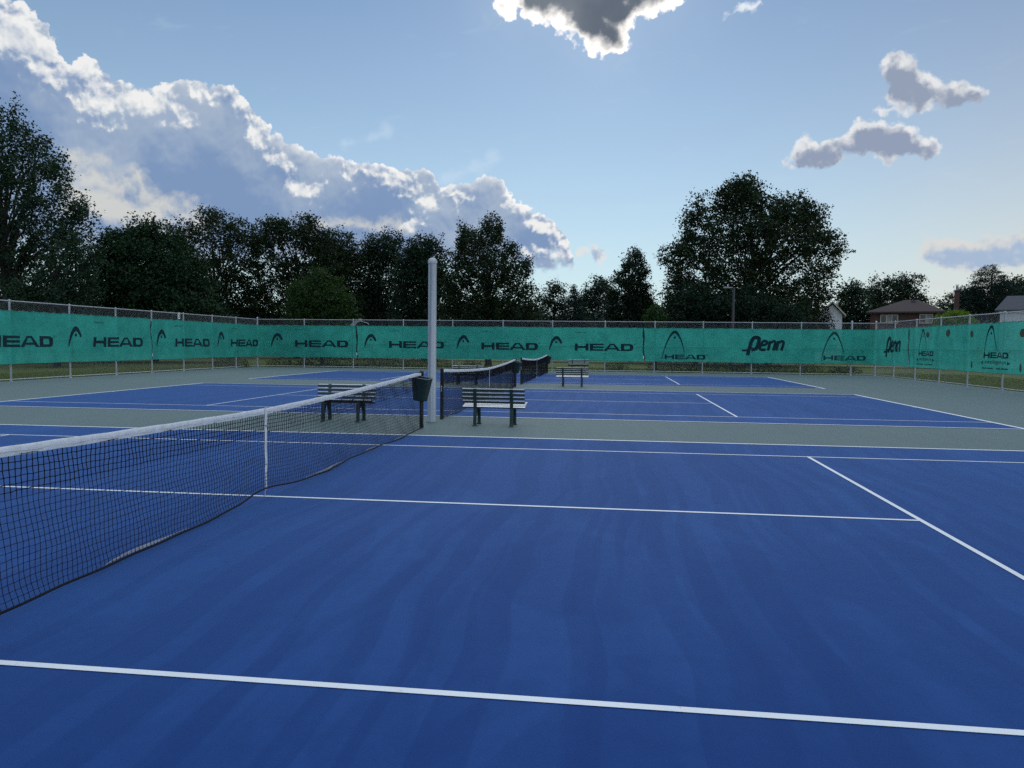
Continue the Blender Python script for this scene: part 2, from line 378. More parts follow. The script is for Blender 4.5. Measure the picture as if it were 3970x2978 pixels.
class MB:
    """collects shapes into one mesh"""
    def __init__(s): s.v = []; s.f = []; s.sm = False
    def add(s, vs, fs):
        o = len(s.v); s.v += [tuple(map(float, p)) for p in vs]; s.f += [tuple(i+o for i in f) for f in fs]; return s
    def box(s, c, d, rot=None, taper=1.0, bev=0.0):
        x, y, z = (k/2 for k in d); pts = []
        if bev > 0:
            b = min(bev, x*0.9, y*0.9, z*0.9)
            for sz in (-1, 1):
                for (px, py) in ((x-b, -y), (x, -y+b), (x, y-b), (x-b, y), (-x+b, y), (-x, y-b), (-x, -y+b), (-x+b, -y)):
                    pts.append((px, py, sz*(z-b)))
            lo = [(x-b, -y+b), (x-b, y-b), (-x+b, y-b), (-x+b, -y+b)]
            for sz in (-1, 1):
                for (px, py) in lo: pts.append((px, py, sz*z))
            f = [(i, (i+1) % 8, (i+1) % 8+8, i+8) for i in range(8)]
            B, T = 16, 20
            f += [(B+3, B+2, B+1, B), (T, T+1, T+2, T+3)]
            for base, off, fl in ((0, B, False), (8, T, True)):
                m_ = [(0, 1, 0), (1, 2, 0), (2, 3, 1), (3, 4, 1), (4, 5, 2), (5, 6, 2), (6, 7, 3), (7, 0, 3)]
                quadsb = [((1, 2), (0, 1)), ((3, 4), (1, 2)), ((5, 6), (2, 3)), ((7, 0), (3, 0))]
                for (a, b2), (c1, c2) in quadsb:
                    q = (base+a, base+b2, off+c2, off+c1); f.append(q if fl else q[::-1])
                for a, b2, cc in ((0, 1, 0), (2, 3, 1), (4, 5, 2), (6, 7, 3)):
                    q = (base+a, base+b2, off+cc); f.append(q if fl else q[::-1])
        else:
            for sz in (-1, 1):
                t = taper if sz > 0 else 1.0
                pts += [(-x*t, -y*t, sz*z), (x*t, -y*t, sz*z), (x*t, y*t, sz*z), (-x*t, y*t, sz*z)]
            f = [(3, 2, 1, 0), (4, 5, 6, 7), (0, 1, 5, 4), (1, 2, 6, 5), (2, 3, 7, 6), (3, 0, 4, 7)]
        out = []
        for p in pts:
            p = Vector(p)
            if rot is not None: p = rot @ p
            out.append((p.x+c[0], p.y+c[1], p.z+c[2]))
        return s.add(out, f)
    def tube(s, pts, rad, n=8, cap=True):
        pts = [Vector(p) for p in pts]
        if isinstance(rad, (int, float)): rad = [rad]*len(pts)
        rings = []; t0 = None
        for i, p in enumerate(pts):
            d = (pts[min(i+1, len(pts)-1)]-pts[max(i-1, 0)]).normalized()
            if t0 is None:
                a = Vector((0, 0, 1)) if abs(d.z) < 0.9 else Vector((1, 0, 0)); u = d.cross(a).normalized()
            else: u = (t0-d*t0.dot(d)).normalized()
            t0 = u; w = d.cross(u)
            rings.append([p+(u*math.cos(2*math.pi*k/n)+w*math.sin(2*math.pi*k/n))*rad[i] for k in range(n)])
        v = [q for r_ in rings for q in r_]; f = []
        for i in range(len(pts)-1):
            for k in range(n): f.append((i*n+k, i*n+(k+1) % n, (i+1)*n+(k+1) % n, (i+1)*n+k))
        if cap: f += [tuple(range(n))[::-1], tuple(range((len(pts)-1)*n, len(pts)*n))]
        return s.add(v, f)
    def lathe(s, prof, c=(0, 0, 0), n=24):
        v = []; f = []
        for (r_, z) in prof:
            for k in range(n): v.append((c[0]+r_*math.cos(2*math.pi*k/n), c[1]+r_*math.sin(2*math.pi*k/n), c[2]+z))
        for i in range(len(prof)-1):
            for k in range(n): f.append((i*n+k, i*n+(k+1) % n, (i+1)*n+(k+1) % n, (i+1)*n+k))
        f += [tuple(range(n))[::-1], tuple(range((len(prof)-1)*n, len(prof)*n))]
        return s.add(v, f)
    def sweep(s, prof2, pts, closed=True):
        """profile (a,b) list placed at frames (origin,U,V)"""
        n = len(prof2); v = []
        for (o, U, V) in pts:
            for (a, b) in prof2: v.append(tuple(np.array(o)+np.array(U)*a+np.array(V)*b))
        f = []
        for i in range(len(pts)-1):
            for k in range(n): f.append((i*n+k, i*n+(k+1) % n, (i+1)*n+(k+1) % n, (i+1)*n+k))
        f += [tuple(range(n))[::-1], tuple(range((len(pts)-1)*n, len(pts)*n))]
        return s.add(v, f)
    def build(s, name, mat, parent=None, loc=None, smooth=False):
        me = bpy.data.meshes.new(name); me.from_pydata(s.v, [], s.f)
        if smooth:
            me.polygons.foreach_set('use_smooth', [True]*len(me.polygons))
            try: me.set_sharp_from_angle(angle=R(40))
            except Exception: pass
        me.update(); return link(name, me, mat, parent, loc)

# ------------------------------------------------------------------ ground, court slab, paint
D2, D3 = 14.53, 29.17
XL, XR, YF, YN = -18.93, 18.77, 39.41, -16.0
def ground_mat():
    mt, nt, b = material('park_grass'); co = objco(nt)
    n1 = noise(nt, co, 0.35, 5, 0.6); n2 = noise(nt, co, 9.0, 6, 0.7); n3 = noise(nt, co, 60.0, 3, 0.6)
    put(nt, b.inputs['Base Color'], ramp(nt, n1*0.35+n2*0.35+n3*0.3, [(0.3, (0.060, 0.080, 0.024)), (0.5, (0.115, 0.145, 0.040)), (0.7, (0.190, 0.205, 0.075))]))
    b.inputs['Roughness'].default_value = 0.9; b.inputs['Specular IOR Level'].default_value = 0.15
    bn = nt.nodes.new('ShaderNodeBump'); put(nt, bn.inputs['Height'], n2+n3); bn.inputs['Strength'].default_value = 0.8; bn.inputs['Distance'].default_value = 0.05
    nt.links.new(bn.outputs[0], b.inputs['Normal'])
    return mt
def rect(mb, x0, x1, y0, y1, z): mb.add([(x0, y0, z), (x1, y0, z), (x1, y1, z), (x0, y1, z)], [(0, 1, 2, 3)])
gv = []; gf = []
# one ground sheet, finely divided near the courts so it undulates gently, reaching the horizon
gx = np.concatenate([[-2500, -900, -400, -200], np.arange(-120, 121, 4.0), [200, 400, 900, 2500]])
gy = np.concatenate([[-2500, -600, -150], np.arange(-60, 181, 4.0), [260, 400, 900, 2500]])
for yy in gy:
    for xx in gx:
        inside = (-24 < xx < 24 and -20 < yy < 44)
        z = -0.035 if inside else -0.05+0.10*math.sin(xx*0.09+1)*math.cos(yy*0.07)
        gv.append((xx, yy, z))
nx = len(gx)
gf = [(j*nx+i, j*nx+i+1, (j+1)*nx+i+1, (j+1)*nx+i) for j in range(len(gy)-1) for i in range(nx-1)]
g = MB(); g.add(gv, gf); tag(g.build('ground', ground_mat(), smooth=True), kind='structure')
s_ = MB(); s_.box(((XL+XR)/2, (YN+YF)/2, -0.10), (XR-XL+0.5, YF-YN+0.5, 0.20)); tag(s_.build('court_slab', M['green_court']), kind='structure')
lw = 0.05
for i, D in enumerate((0.0, D2, D3)):
    b_ = MB(); rect(b_, -11.885, 11.885, D-5.485, D+5.485, 0.004)
    tag(b_.build('court_surface', M['blue'][i]), kind='structure')
    l = MB(); z = 0.008
    for sy in (-1, 1):
        rect(l, -11.885, 11.885, D+sy*5.485-0.025-(0 if sy < 0 else 0.025), D+sy*5.485+0.025+(0.025 if sy < 0 else 0), z)
    yi = 5.485-0.05
    for sx_ in (-1, 1):                                   # baselines (100 mm)
        a, b2 = sorted((sx_*11.885, sx_*11.785)); rect(l, a, b2, D-yi, D+yi, z)
    for sy in (-1, 1): rect(l, -11.785, 11.785, D+sy*4.115-0.025, D+sy*4.115+0.025, z)
    for sx_ in (-1, 1):
        a, b2 = sorted((sx_*6.375, sx_*6.425)); rect(l, a, b2, D-4.09, D+4.09, z)
        a, b2 = sorted((sx_*11.685, sx_*11.785)); rect(l, a, b2, D-0.025, D+0.025, z)
    rect(l, -6.375, 6.375, D-0.025, D+0.025, z)
    tag(l.build('court_lines', M['line']), kind='structure')
# footpath across the park
pm = simple('pale_footpath', (0.30, 0.29, 0.26), 0.9, var=0.12, scale=2)
pth = MB(); prev = None
pp = [(-90, 71), (-30, 67.5), (0, 65.5), (12, 63.5), (24, 61), (60, 52), (100, 44)]
vs_ = []
for i, (x, y) in enumerate(pp):
    vs_ += [(x, y-0.8, 0.09), (x, y+0.8, 0.09)]
pth.add(vs_, [(2*i, 2*i+2, 2*i+3, 2*i+1) for i in range(len(pp)-1)])
tag(pth.build('path', pm), kind='structure')

# ------------------------------------------------------------------ nets
def ztop(y): 
    a = min(abs(y)/6.1, 1.0)
    return 0.914+0.135*a**1.6
def make_net(seed, knots, label, P):
    rs = random.Random(seed); ph = [rs.uniform(0, 6.28) for _ in range(8)]
    YE = P-0.075
    root = empty('tennis_net'); tag(root, label, 'tennis net', 'nets across the three courts')
    def zb(y): return 0.030+0.060*math.exp(-(y/0.55)**2)+0.006*math.sin(y*1.9+ph[0])+0.004*math.sin(y*4.3+ph[1])
    def pt(y0, t):
        """t 0 under the band .. 1 bottom"""
        zt = ztop(y0)-0.054; z = zt+(zb(y0)-zt)*t
        amp = (0.006+0.020*t)*(1.0 if knots else 0.3)
        y = y0+amp*math.sin(z*15+ph[2]+1.2*math.sin(y0*1.1+ph[3]))*(0.5+0.5*math.sin(y0*2.1+ph[4]))
        y -= 0.10*math.sin(min(max(y0/0.5, -math.pi), math.pi))*t**3*0.6          # gathered at the strap
        x = 0.018*t*math.sin(y0*1.45+ph[5])+0.008*t*math.sin(y0*3.7+ph[6]+t*2)+0.08*t*t*(1-math.exp(-(y0/0.7)**2))*0.7
        if knots: x += 0.006*math.sin(y0*9+z*13)
        else: x *= 0.5
        return (x, y, z)
    NV = int(round(2*YE/0.0455)); NH = 20
    ys = np.linspace(-YE, YE, NV+1); rows = [i/NH for i in range(NH+1)]
    G_ = np.array([[pt(y, t) for t in rows] for y in ys])      # (NV+1, NH+1, 3)
    jit = np.random.RandomState(seed).normal(0, 0.0016, G_.shape); G_ += jit
    def strands(A, rad):                                        # A (n,k,3): polyline per row, 3-sided tubes
        n, k, _ = A.shape
        T = np.gradient(A, axis=1); T /= np.linalg.norm(T, axis=2, keepdims=True)+1e-9
        X_ = np.zeros_like(T); X_[..., 0] = 1
        V_ = np.cross(T, X_); V_ /= np.linalg.norm(V_, axis=2, keepdims=True)+1e-9
        rad = np.broadcast_to(rad, (n, k))[..., None]
        vs = np.stack([A+rad*(math.cos(a)*X_+math.sin(a)*V_) for a in (0.3, 2.4, 4.5)], 2)   # n,k,3,3
        idx = np.arange(n*k*3).reshape(n, k, 3); f = []
        for c in range(3):
            d = (c+1) % 3
            f.append(np.stack([idx[:, :-1, c], idx[:, :-1, d], idx[:, 1:, d], idx[:, 1:, c]], -1).reshape(-1, 4))
        return vs.reshape(-1, 3), np.concatenate(f)
    tt = np.array(rows)
    radv = np.where(tt < 0.29, 0.0036, 0.0023)*(1.0 if knots else 1.25)
    v1, f1 = strands(G_, radv[None, :])
    v2, f2 = strands(G_.transpose(1, 0, 2), radv[:, None])
    V_ = [v1, v2]; F_ = [f1, f2+len(v1)]; off = len(v1)+len(v2)
    if knots:
        c = G_.reshape(-1, 3); r_ = np.broadcast_to(radv[None, :]*1.9, G_.shape[:2]).reshape(-1, 1)
        o6 = np.array([(1, 0, 0), (0, 1, 0), (-1, 0, 0), (0, -1, 0), (0, 0, 1), (0, 0, -1)], float)
        kv = (c[:, None, :]+o6[None]*r_[:, None, :]).reshape(-1, 3)
        q = np.array([(0, 1, 4, 4), (1, 2, 4, 4), (2, 3, 4, 4), (3, 0, 4, 4), (1, 0, 5, 5), (2, 1, 5, 5), (3, 2, 5, 5), (0, 3, 5, 5)])
        # quads 0-4-2-5 style (two crossing diamonds) keep every face four-sided
        q = np.array([(0, 4, 2, 5), (1, 4, 3, 5), (0, 1, 2, 3)])
        kf = (q[None]+np.arange(len(c))[:, None, None]*6).reshape(-1, 4)
        V_.append(kv); F_.append(kf+off)
    me = np_mesh('netting', np.concatenate(V_), np.concatenate(F_)); link('netting', me, M['twine'], root)
    # head band, a folded canvas sleeve
    fr = []
    n = 160
    for i in range(n+1):
        y = -YE+2*YE*i/n; z = ztop(y)
        w = 0.004*math.sin(y*7+ph[1])+0.003*math.sin(y*17+ph[2])
        fr.append(((w*0.6, y, z+w*0.4), (1, 0, 0), (0, 0, 1)))
    prof = [(0.007, -0.058), (0.010, -0.030), (0.009, -0.006), (0.004, 0.002), (-0.004, 0.002), (-0.009, -0.006), (-0.010, -0.030), (-0.007, -0.058)]
    hb = MB().sweep(prof, fr).build('headband', M['band'], root, smooth=True)
    sq = MB(); sq.tube([(0.0105+0.0006*math.sin(k*1.3), -YE+0.03+(2*YE-0.06)*k/240, ztop(-YE+(2*YE)*k/240)-0.034+0.0035*math.sin(k*0.9)) for k in range(241)], 0.0016, 4)
    sq.build('stitching', M['dirtyband'], hb)
    for sy in (-1, 1):
        cb_ = MB(); cb_.tube([(0, sy*(YE-0.3), ztop(YE)-0.003), (0, sy*YE, ztop(YE)-0.003), (0, sy*(P-0.03), 1.052)], 0.006, 6)
        cb_.build('cable', M['black'], root)
        cb_ = MB(); cb_.tube([pt(sy*YE, t/8) for t in range(9)], 0.010, 6); cb_.build('side_cord', M['black'], root)
    bt = MB(); bp = [pt(-YE+2*YE*i/200, 1.0) for i in range(201)]
    bt.tube([(a+0.004, b, c-0.002) for a, b, c in bp], 0.0085, 6); bt.build('bottom_cord', M['twine'], root, smooth=True)
    for (a, b) in ((-5.9, -4.2), (-2.6, -1.5), (1.0, 2.2), (3.2, 3.9), (4.6, 5.9)):
        tp = MB(); fr = []
        for i in range(41):
            y = a+(b-a)*i/40; p = pt(y, 1.0)
            e = math.sin(math.pi*i/40)**0.4
            tz = (0.004+0.011*abs(math.sin(y*2.3+ph[3])))*e
            fr.append(((p[0]-0.012, p[1], p[2]+0.006), (1, 0, 0.25), (0, 0, 1), tz))
        v = []; f = []
        for (o, U, V_2, tz) in fr:
            v += [(o[0]-0.002, o[1], o[2]), (o[0]+0.002, o[1], o[2]), (o[0]+0.002+0.006, o[1], o[2]+tz*1.6), (o[0]-0.002+0.006, o[1], o[2]+tz*1.6)]
        for i in range(40):
            for k in range(4): f.append((i*4+k, i*4+(k+1) % 4, i*4+4+(k+1) % 4, i*4+4+k))
        tp.add(v, f)
        tp.build('bottom_tape', M['dirtyband'], root)
    # centre strap
    st = MB(); prof = [(0.0125, -0.024), (0.0145, -0.024), (0.0145, 0.024), (0.0125, 0.024)]
    fr = []
    for i in range(25):
        z = 0.925-(0.925-0.075)*i/24
        fr.append(((0.002*math.sin(i*0.9), 0.004*math.sin(i*0.5), z), (1, 0, 0), (0, 1, 0)))
    stp = st.sweep(prof, fr).build('centre_strap', M['band'], root, smooth=True)
    for z in (0.74, 0.342): MB().box((0.0165, 0, z), (0.004, 0.056, 0.018), bev=0.0015).build('buckle', M['galv'], stp)
    an = MB().tube([(0.0, 0, 0.085), (0.004, 0.0, 0.05), (0, 0, 0.0)], 0.004, 6)
    an.lathe([(0.022, 0.001), (0.022, 0.009), (0.010, 0.013)], (0, 0, 0), 12)
    an.build('anchor', M['galv'], stp)
    return root
nets = []
for D, P, sdv, lb in ((0.0, 6.64, 3, 'nearest tennis net with white headband, running into the left foreground'),
                   (14.78, 6.37, 8, 'middle tennis net behind the light pole, with white headband'),
                   (29.55, 6.50, 15, 'farthest tennis net, just left of the benches at the back')):
    n_ = make_net(sdv, D == 0.0, lb, P); n_.location = (0, D, 0); nets.append(n_)

# net posts
def make_post():
    root = empty('net_post')
    MB().lathe([(0.038, 0.0), (0.038, 1.045), (0.040, 1.05), (0.040, 1.065), (0.034, 1.082), (0.018, 1.092), (0.001, 1.094)], n=20).build('post', M['black'], root, smooth=True)
    c = MB().tube([(0.0, -0.036, 0.70), (0.0, -0.060, 0.70)], 0.012, 10); c.tube([(0, -0.058, 0.70), (0, -0.060, 0.60)], 0.006, 8); c.tube([(0, -0.060, 0.60), (0, -0.085, 0.60)], 0.008, 8)
    c.build('crank', M['galv'], root)
    MB().box((0, 0.0375, 0.55), (0.022, 0.012, 0.95)).build('lacing_bar', M['black'], root)
    return root
proto = make_post(); first = True
for D, P, YC in ((0.0, 6.64, 0.0), (D2, 6.37, 14.78), (D3, 6.50, 29.55)):
    for sy in (-1, 1):
        if D == 0.0 and sy < 0: continue
        o = proto if first else copy_tree(proto); first = False
        side = {(0.0, 1): 'black net post of the near net, wearing the largest green bin', (D2, -1): 'black net post just right of the tall light pole', (D2, 1): 'black net post at the far end of the middle net, with a bin on it',
                (D3, -1): 'black net post at the near end of the farthest net', (D3, 1): 'black net post at the far end of the farthest net, near the back fence'}[(D, sy)]
        tag(o, side, 'net post', 'posts holding the tennis nets'); o.location = (0, YC+sy*P, 0)
        o.rotation_euler = (0, 0, 0.0 if sy < 0 else math.pi)

# bins hung on the far posts
def make_bin():
    root = empty('waste_bin')
    def shell(z0, z1, w0, w1, d0, d1, th):
        mb = MB(); v = []
        def ring(w, d, z, c=0.04):
            c = min(c, w*0.3)
            return [(-w+c, -d, z), (w-c, -d, z), (w, -d+c, z), (w, d-c, z), (w-c, d, z), (-w+c, d, z), (-w, d-c, z), (-w, -d+c, z)]
        rings = [ring(w0*0.93, d0*0.93, z0), ring(w0, d0, z0+0.015), ring(w1, d1, z1), ring(w1-th, d1-th, z1), ring(w0-th, d0-th, z0+0.03)]
        for r_ in rings: v += r_
        f = [(i*8+k, i*8+(k+1) % 8, (i+1)*8+(k+1) % 8, (i+1)*8+k) for i in range(4) for k in range(8)]
        f += [tuple(range(8))[::-1], tuple(range(32, 40))]
        return mb.add(v, f)
    shell(-0.43, 0.0, 0.115, 0.165, 0.10, 0.145, 0.006).build('bucket', M['bin'], root)
    rm = MB()
    w, d = 0.168, 0.148; c = 0.045
    loop = [(-w+c, -d), (w-c, -d), (w, -d+c), (w, d-c), (w-c, d), (-w+c, d), (-w, d-c), (-w, -d+c), (-w+c, -d)]
    rm.tube([(a, b, 0.0) for a, b in loop], 0.007, 6, cap=False)
    rm.build('rim', M['binrim'], root)
    MB().box((-0.02, 0.165, -0.10), (0.05, 0.05, 0.16), bev=0.006).build('bracket', M['black'], root)
    return root
bp_ = make_bin(); 
for i, (D, lb) in enumerate(((0.04, 'dark green waste bin tilting on the nearest net post beside the light pole'), (14.55, 'dark green waste bin hung on the far end of the middle net'), (29.45, 'small dark bin hung at the far end of the farthest net'))):
    o = bp_ if i == 0 else copy_tree(bp_)
    o.location = (0.07, D+6.60-0.235, 0.965); o.rotation_euler = (R(2), R(7), R(-12)); tag(o, lb, 'waste bin', 'bins hung on the net posts')

# ------------------------------------------------------------------ light pole between courts
lp = empty('light_pole', (-0.06, 7.74, 0)); tag(lp, 'tall bare galvanised steel pole with domed cap, at the end of the near net', 'pole')
pr = MB()
pr.lathe([(0.094, 0.0), (0.094, 0.004), (0.0890, 0.01), (0.0835, 3.21)], n=48)
gm, nt, b = material('streaked_galvanised_pole'); co = objco(nt)
stn = noise(nt, vmath(nt, 'MULTIPLY', co, (22, 22, 0.25)), 1.0, 5, 0.6); sp = noise(nt, co, 26, 4, 0.6)
put(nt, b.inputs['Base Color'], ramp(nt, stn*0.7+sp*0.3, [(0.32, (0.21, 0.24, 0.26)), (0.5, (0.31, 0.345, 0.37)), (0.68, (0.45, 0.48, 0.51))]))
b.inputs['Metallic'].default_value = 0.45; b.inputs['Roughness'].default_value = 0.42
pr.build('pole', gm, lp, smooth=True)
MB().lathe([(0.093, 3.205), (0.095, 3.240), (0.088, 3.268), (0.070, 3.294), (0.042, 3.314), (0.001, 3.325)], n=40).build('cap', M['galv'], lp, smooth=True)
MB().lathe([(0.108, 0.0005), (0.106, 0.012), (0.096, 0.018)], n=32).build('base_collar', simple('weathered_base', (0.16, 0.17, 0.16), 0.8), lp)

# ------------------------------------------------------------------ benches
def make_bench():
    """faces local +y; origin on the ground under the seat's centre"""
    root = empty('park_bench')
    se = MB()
    for k in range(5):
        se.box((0, -0.165+k*0.088, 0.372+k*0.019-(0.006 if k == 4 else 0)), (1.24, 0.070, 0.028), rot=Matrix.Rotation(R(11-k*2.5), 3, 'X'), bev=0.006)
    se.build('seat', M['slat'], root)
    bk = MB()
    for k in range(4):
        z = 0.478+k*0.077
        bk.box((0, -0.190-(z-0.45)*0.16, z), (1.24, 0.030, 0.060), rot=Matrix.Rotation(R(9), 3, 'X'), bev=0.0135)
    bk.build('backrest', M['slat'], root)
    for sx_ in (-1, 1):
        x = sx_*0.36; f = MB()
        w = 0.030
        def bar(pts, th):
            fr = []
            P_ = [np.array((0, a, b)) for a, b in pts]
            for i, p in enumerate(P_):
                t = P_[min(i+1, len(P_)-1)]-P_[max(i-1, 0)]; t = t/np.linalg.norm(t)
                nrm = np.array((0, -t[2], t[1])); fr.append(((x, p[1], p[2]), (1, 0, 0), tuple(nrm)))
            f.sweep([(-w, -th), (w, -th), (w, th), (-w, th)], fr)
        bar([(-0.225, 0.0), (-0.215, 0.15), (-0.195, 0.34), (-0.203, 0.46), (-0.245, 0.735)], 0.024)
        bar([(0.200, 0.0), (0.195, 0.15), (0.185, 0.30), (0.165, 0.396)], 0.022)
        bar([(-0.20, 0.338), (0.0, 0.378), (0.18, 0.412)], 0.018)
        bar([(-0.185, 0.20), (-0.15, 0.28), (-0.08, 0.345)], 0.010)
        bar([(0.175, 0.20), (0.14, 0.28), (0.07, 0.345)], 0.010)
        fo = f.build('leg_frame', M['benchmetal'], root)
        for yy in (-0.225, 0.200):
            MB().box((x, yy, 0.008), (0.10, 0.10, 0.016), taper=0.8).box((x, yy, 0.030), (0.075, 0.062, 0.028), taper=0.75).build('foot', M['benchmetal'], fo)
    return root
bproto = make_bench()
BN = [((1.285, 7.44), 0.0, 'dark green slatted bench seen from behind, right of the light pole'),
      ((-1.86, 7.58), math.pi, 'dark green slatted bench seen through the near net, facing the camera'),
      ((2.09, 22.20), 0.0, 'bench with its pale seat seen from behind, standing between the middle and far courts'),
      ((-2.05, 22.25), math.pi, 'bench seen through the middle net, left of its centre strap'),
      ((1.66, 38.00), math.pi, 'farthest bench, against the back fence behind another bench')]
for i, ((x, y), rz, lb) in enumerate(BN):
    o = bproto if i == 0 else copy_tree(bproto)
    o.location = (x, y, 0.0); o.rotation_euler = (0, 0, rz+R((-2, 1.5, -0.5, 1, 0)[i])); tag(o, lb, 'bench', 'benches beside the nets')

# ------------------------------------------------------------------ chain link fences
def chain_mesh(A, B, z0, z1, name, parent):
    A = np.array(A+(0,), float); B = np.array(B+(0,), float); L = np.linalg.norm(B-A); d = (B-A)/L; nrm = np.array((-d[1], d[0], 0))
    p = 0.040; dz = 0.040; ns = int(L/p); nr = int((z1-z0)/dz)
    k = np.arange(ns)[:, None]; i = np.arange(nr+1)[None, :]
    s = (k+0.5)*p+np.where((i+k) % 2 == 0, 1, -1)*p/2*0.98; z = z0+i*dz+0*k
    off = np.where((i+k) % 2 == 0, 1, -1)*0.003
    P_ = A+s[..., None]*d+off[..., None]*nrm; P_[..., 2] = z
    r_ = 0.0021
    v = []; f = []
    idx = np.arange(ns*(nr+1)).reshape(ns, nr+1); N = ns*(nr+1)
    side = np.zeros(3)+d*r_
    a = (P_-side).reshape(-1, 3); b = (P_+side).reshape(-1, 3)
    V_ = np.concatenate([a, b]); F1 = np.stack([idx[:, :-1], idx[:, :-1]+N, idx[:, 1:]+N, idx[:, 1:]], -1).reshape(-1, 4)
    q = nrm*r_
    a2 = (P_-q).reshape(-1, 3); b2 = (P_+q).reshape(-1, 3)
    V_ = np.concatenate([V_, a2, b2]); F2 = F1+2*N
    me = np_mesh(name, V_, np.concatenate([F1, F2])); return link(name, me, M['wire'], parent)
def fence(A, B, posts, label, ends=(True, True), skip_end=False):
    root = empty('chain_link_fence', (0, 0, 0)); tag(root, label, 'fence')
    Av = Vector((A[0], A[1], 0)); Bv = Vector((B[0], B[1], 0)); d = (Bv-Av).normalized()
    for zr, rr, nm in ((3.035, 0.021, 'top_rail'), (1.58, 0.019, 'middle_rail'), (0.075, 0.019, 'bottom_rail')):
        MB().tube([(Av.x+d.x*0.04, Av.y+d.y*0.04, zr), (Bv.x-d.x*0.04, Bv.y-d.y*0.04, zr)], rr, 10).build(nm, M['galv'] if nm != 'bottom_rail' else M['white_rail'], root, smooth=True)
    for (x, y, big_) in posts:
        rr = 0.052 if big_ else 0.037
        h = 3.14 if big_ else 3.06
        MB().lathe([(rr, -0.05), (rr, h-0.03), (rr*1.12, h-0.028), (rr*1.12, h), (rr*0.7, h+0.03), (0.002, h+0.04)], (x, y, 0), 14).build('post', M['galv'], root, smooth=True)
        MB().lathe([(rr*1.5, 0.0), (rr*1.35, 0.03)], (x, y, 0), 14).build('footing', M['galv'], root)
    return root
M['white_rail'] = simple('pale_bottom_rail', (0.60, 0.62, 0.62), 0.45, var=0.06)
fx = [-18.93, -15.8, -12.57, -9.33, -6.19, -3.04, 0.01, 3.2, 6.16, 8.99, 11.82, 14.61, 17.44, 18.77]
ffar = fence((XL, YF), (XR, YF), [(x, YF, x in (-18.93, 17.44, 18.77)) for x in fx], 'galvanised chain link fence across the back of the courts')
chain_mesh((XL, YF-0.045), (XR, YF-0.045), 0.07, 3.07, 'chain_link_mesh', ffar)
ly = [6.9, 9.9, 12.9, 15.9, 18.9, 22.13, 25.16, 27.93, 30.79, 33.76, 36.56]
flft = fence((XL, 5.0), (XL, YF), [(XL, y, False) for y in ly], 'chain link fence along the left side of the courts')
chain_mesh((XL+0.045, 5.0), (XL+0.045, YF-0.06), 0.07, 3.07, 'chain_link_mesh', flft)
ry = [36.40, 33.47, 30.60, 27.74, 24.77, 21.8, 18.8, 15.8]
frgt = fence((XR, 14.0), (XR, YF), [(XR, y, False) for y in ry], 'chain link fence along the right side of the courts')
chain_mesh((XR-0.045, 14.0), (XR-0.045, YF-0.06), 0.07, 3.07, 'chain_link_mesh', frgt)

# ------------------------------------------------------------------ windscreen banners along the inside of the fences
BX0, BX1, BY = XL+0.09, XR-0.09, YF-0.09
Y0 = 6.0; L1 = BY-Y0; L2 = BX1-BX0
def sL(y): return y-Y0
def sF(x): return L1+(x-BX0)
def sR(y): return L1+L2+(BY-y)
def bpath(s):
    if s <= L1: p, n_ = (BX0, Y0+s), (1, 0)
    elif s <= L1+L2: p, n_ = (BX0+s-L1, BY), (0, -1)
    else: p, n_ = (BX1, BY-(s-L1-L2)), (-1, 0)
    for c, (na, nb) in ((L1, ((1, 0), (0, -1))), (L1+L2, ((0, -1), (-1, 0)))):
        if abs(s-c) < 0.25:
            t = (s-c+0.25)/0.5; n_ = (na[0]*(1-t)+nb[0]*t, na[1]*(1-t)+nb[1]*t); q = 0.10*(1-abs(s-c)/0.25)
            p = (p[0]+n_[0]*q, p[1]+n_[1]*q)
    return p, n_
def ripple(s, z):
    v = mnoise.noise(Vector((s*0.55, z*0.8, 3.1)))*0.060+mnoise.noise(Vector((s*1.9, z*1.1, 7.7)))*0.030
    dg = mnoise.noise(Vector(((s+z*0.8)*1.3, (z-s*0.3)*0.6, 1.7)))*0.034
    cre = 0.018*math.exp(-((z-1.62)/0.025)**2)
    return 0.03+max(v+dg, -0.06)+cre
def tie(s): return 0.55
def bz(s, t):
    """t 0 bottom..1 top; scalloped between ties"""
    ph = (s/0.56) % 1.0
    sc = 4*ph*(1-ph)
    top = 2.68-0.026*sc+0.018*mnoise.noise(Vector((s*0.7, 0, 0)))
    if abs(s-26.0+4.1) < 0.0: top += 0
    bot = 0.66+0.008*sc+0.022*mnoise.noise(Vector((s*0.6, 5, 0)))
    return bot+(top-bot)*t
def bpt(s, z, off=0.0):
    p, n_ = bpath(s); r_ = ripple(s, z)+off
    return (p[0]+n_[0]*r_, p[1]+n_[1]*r_, z)
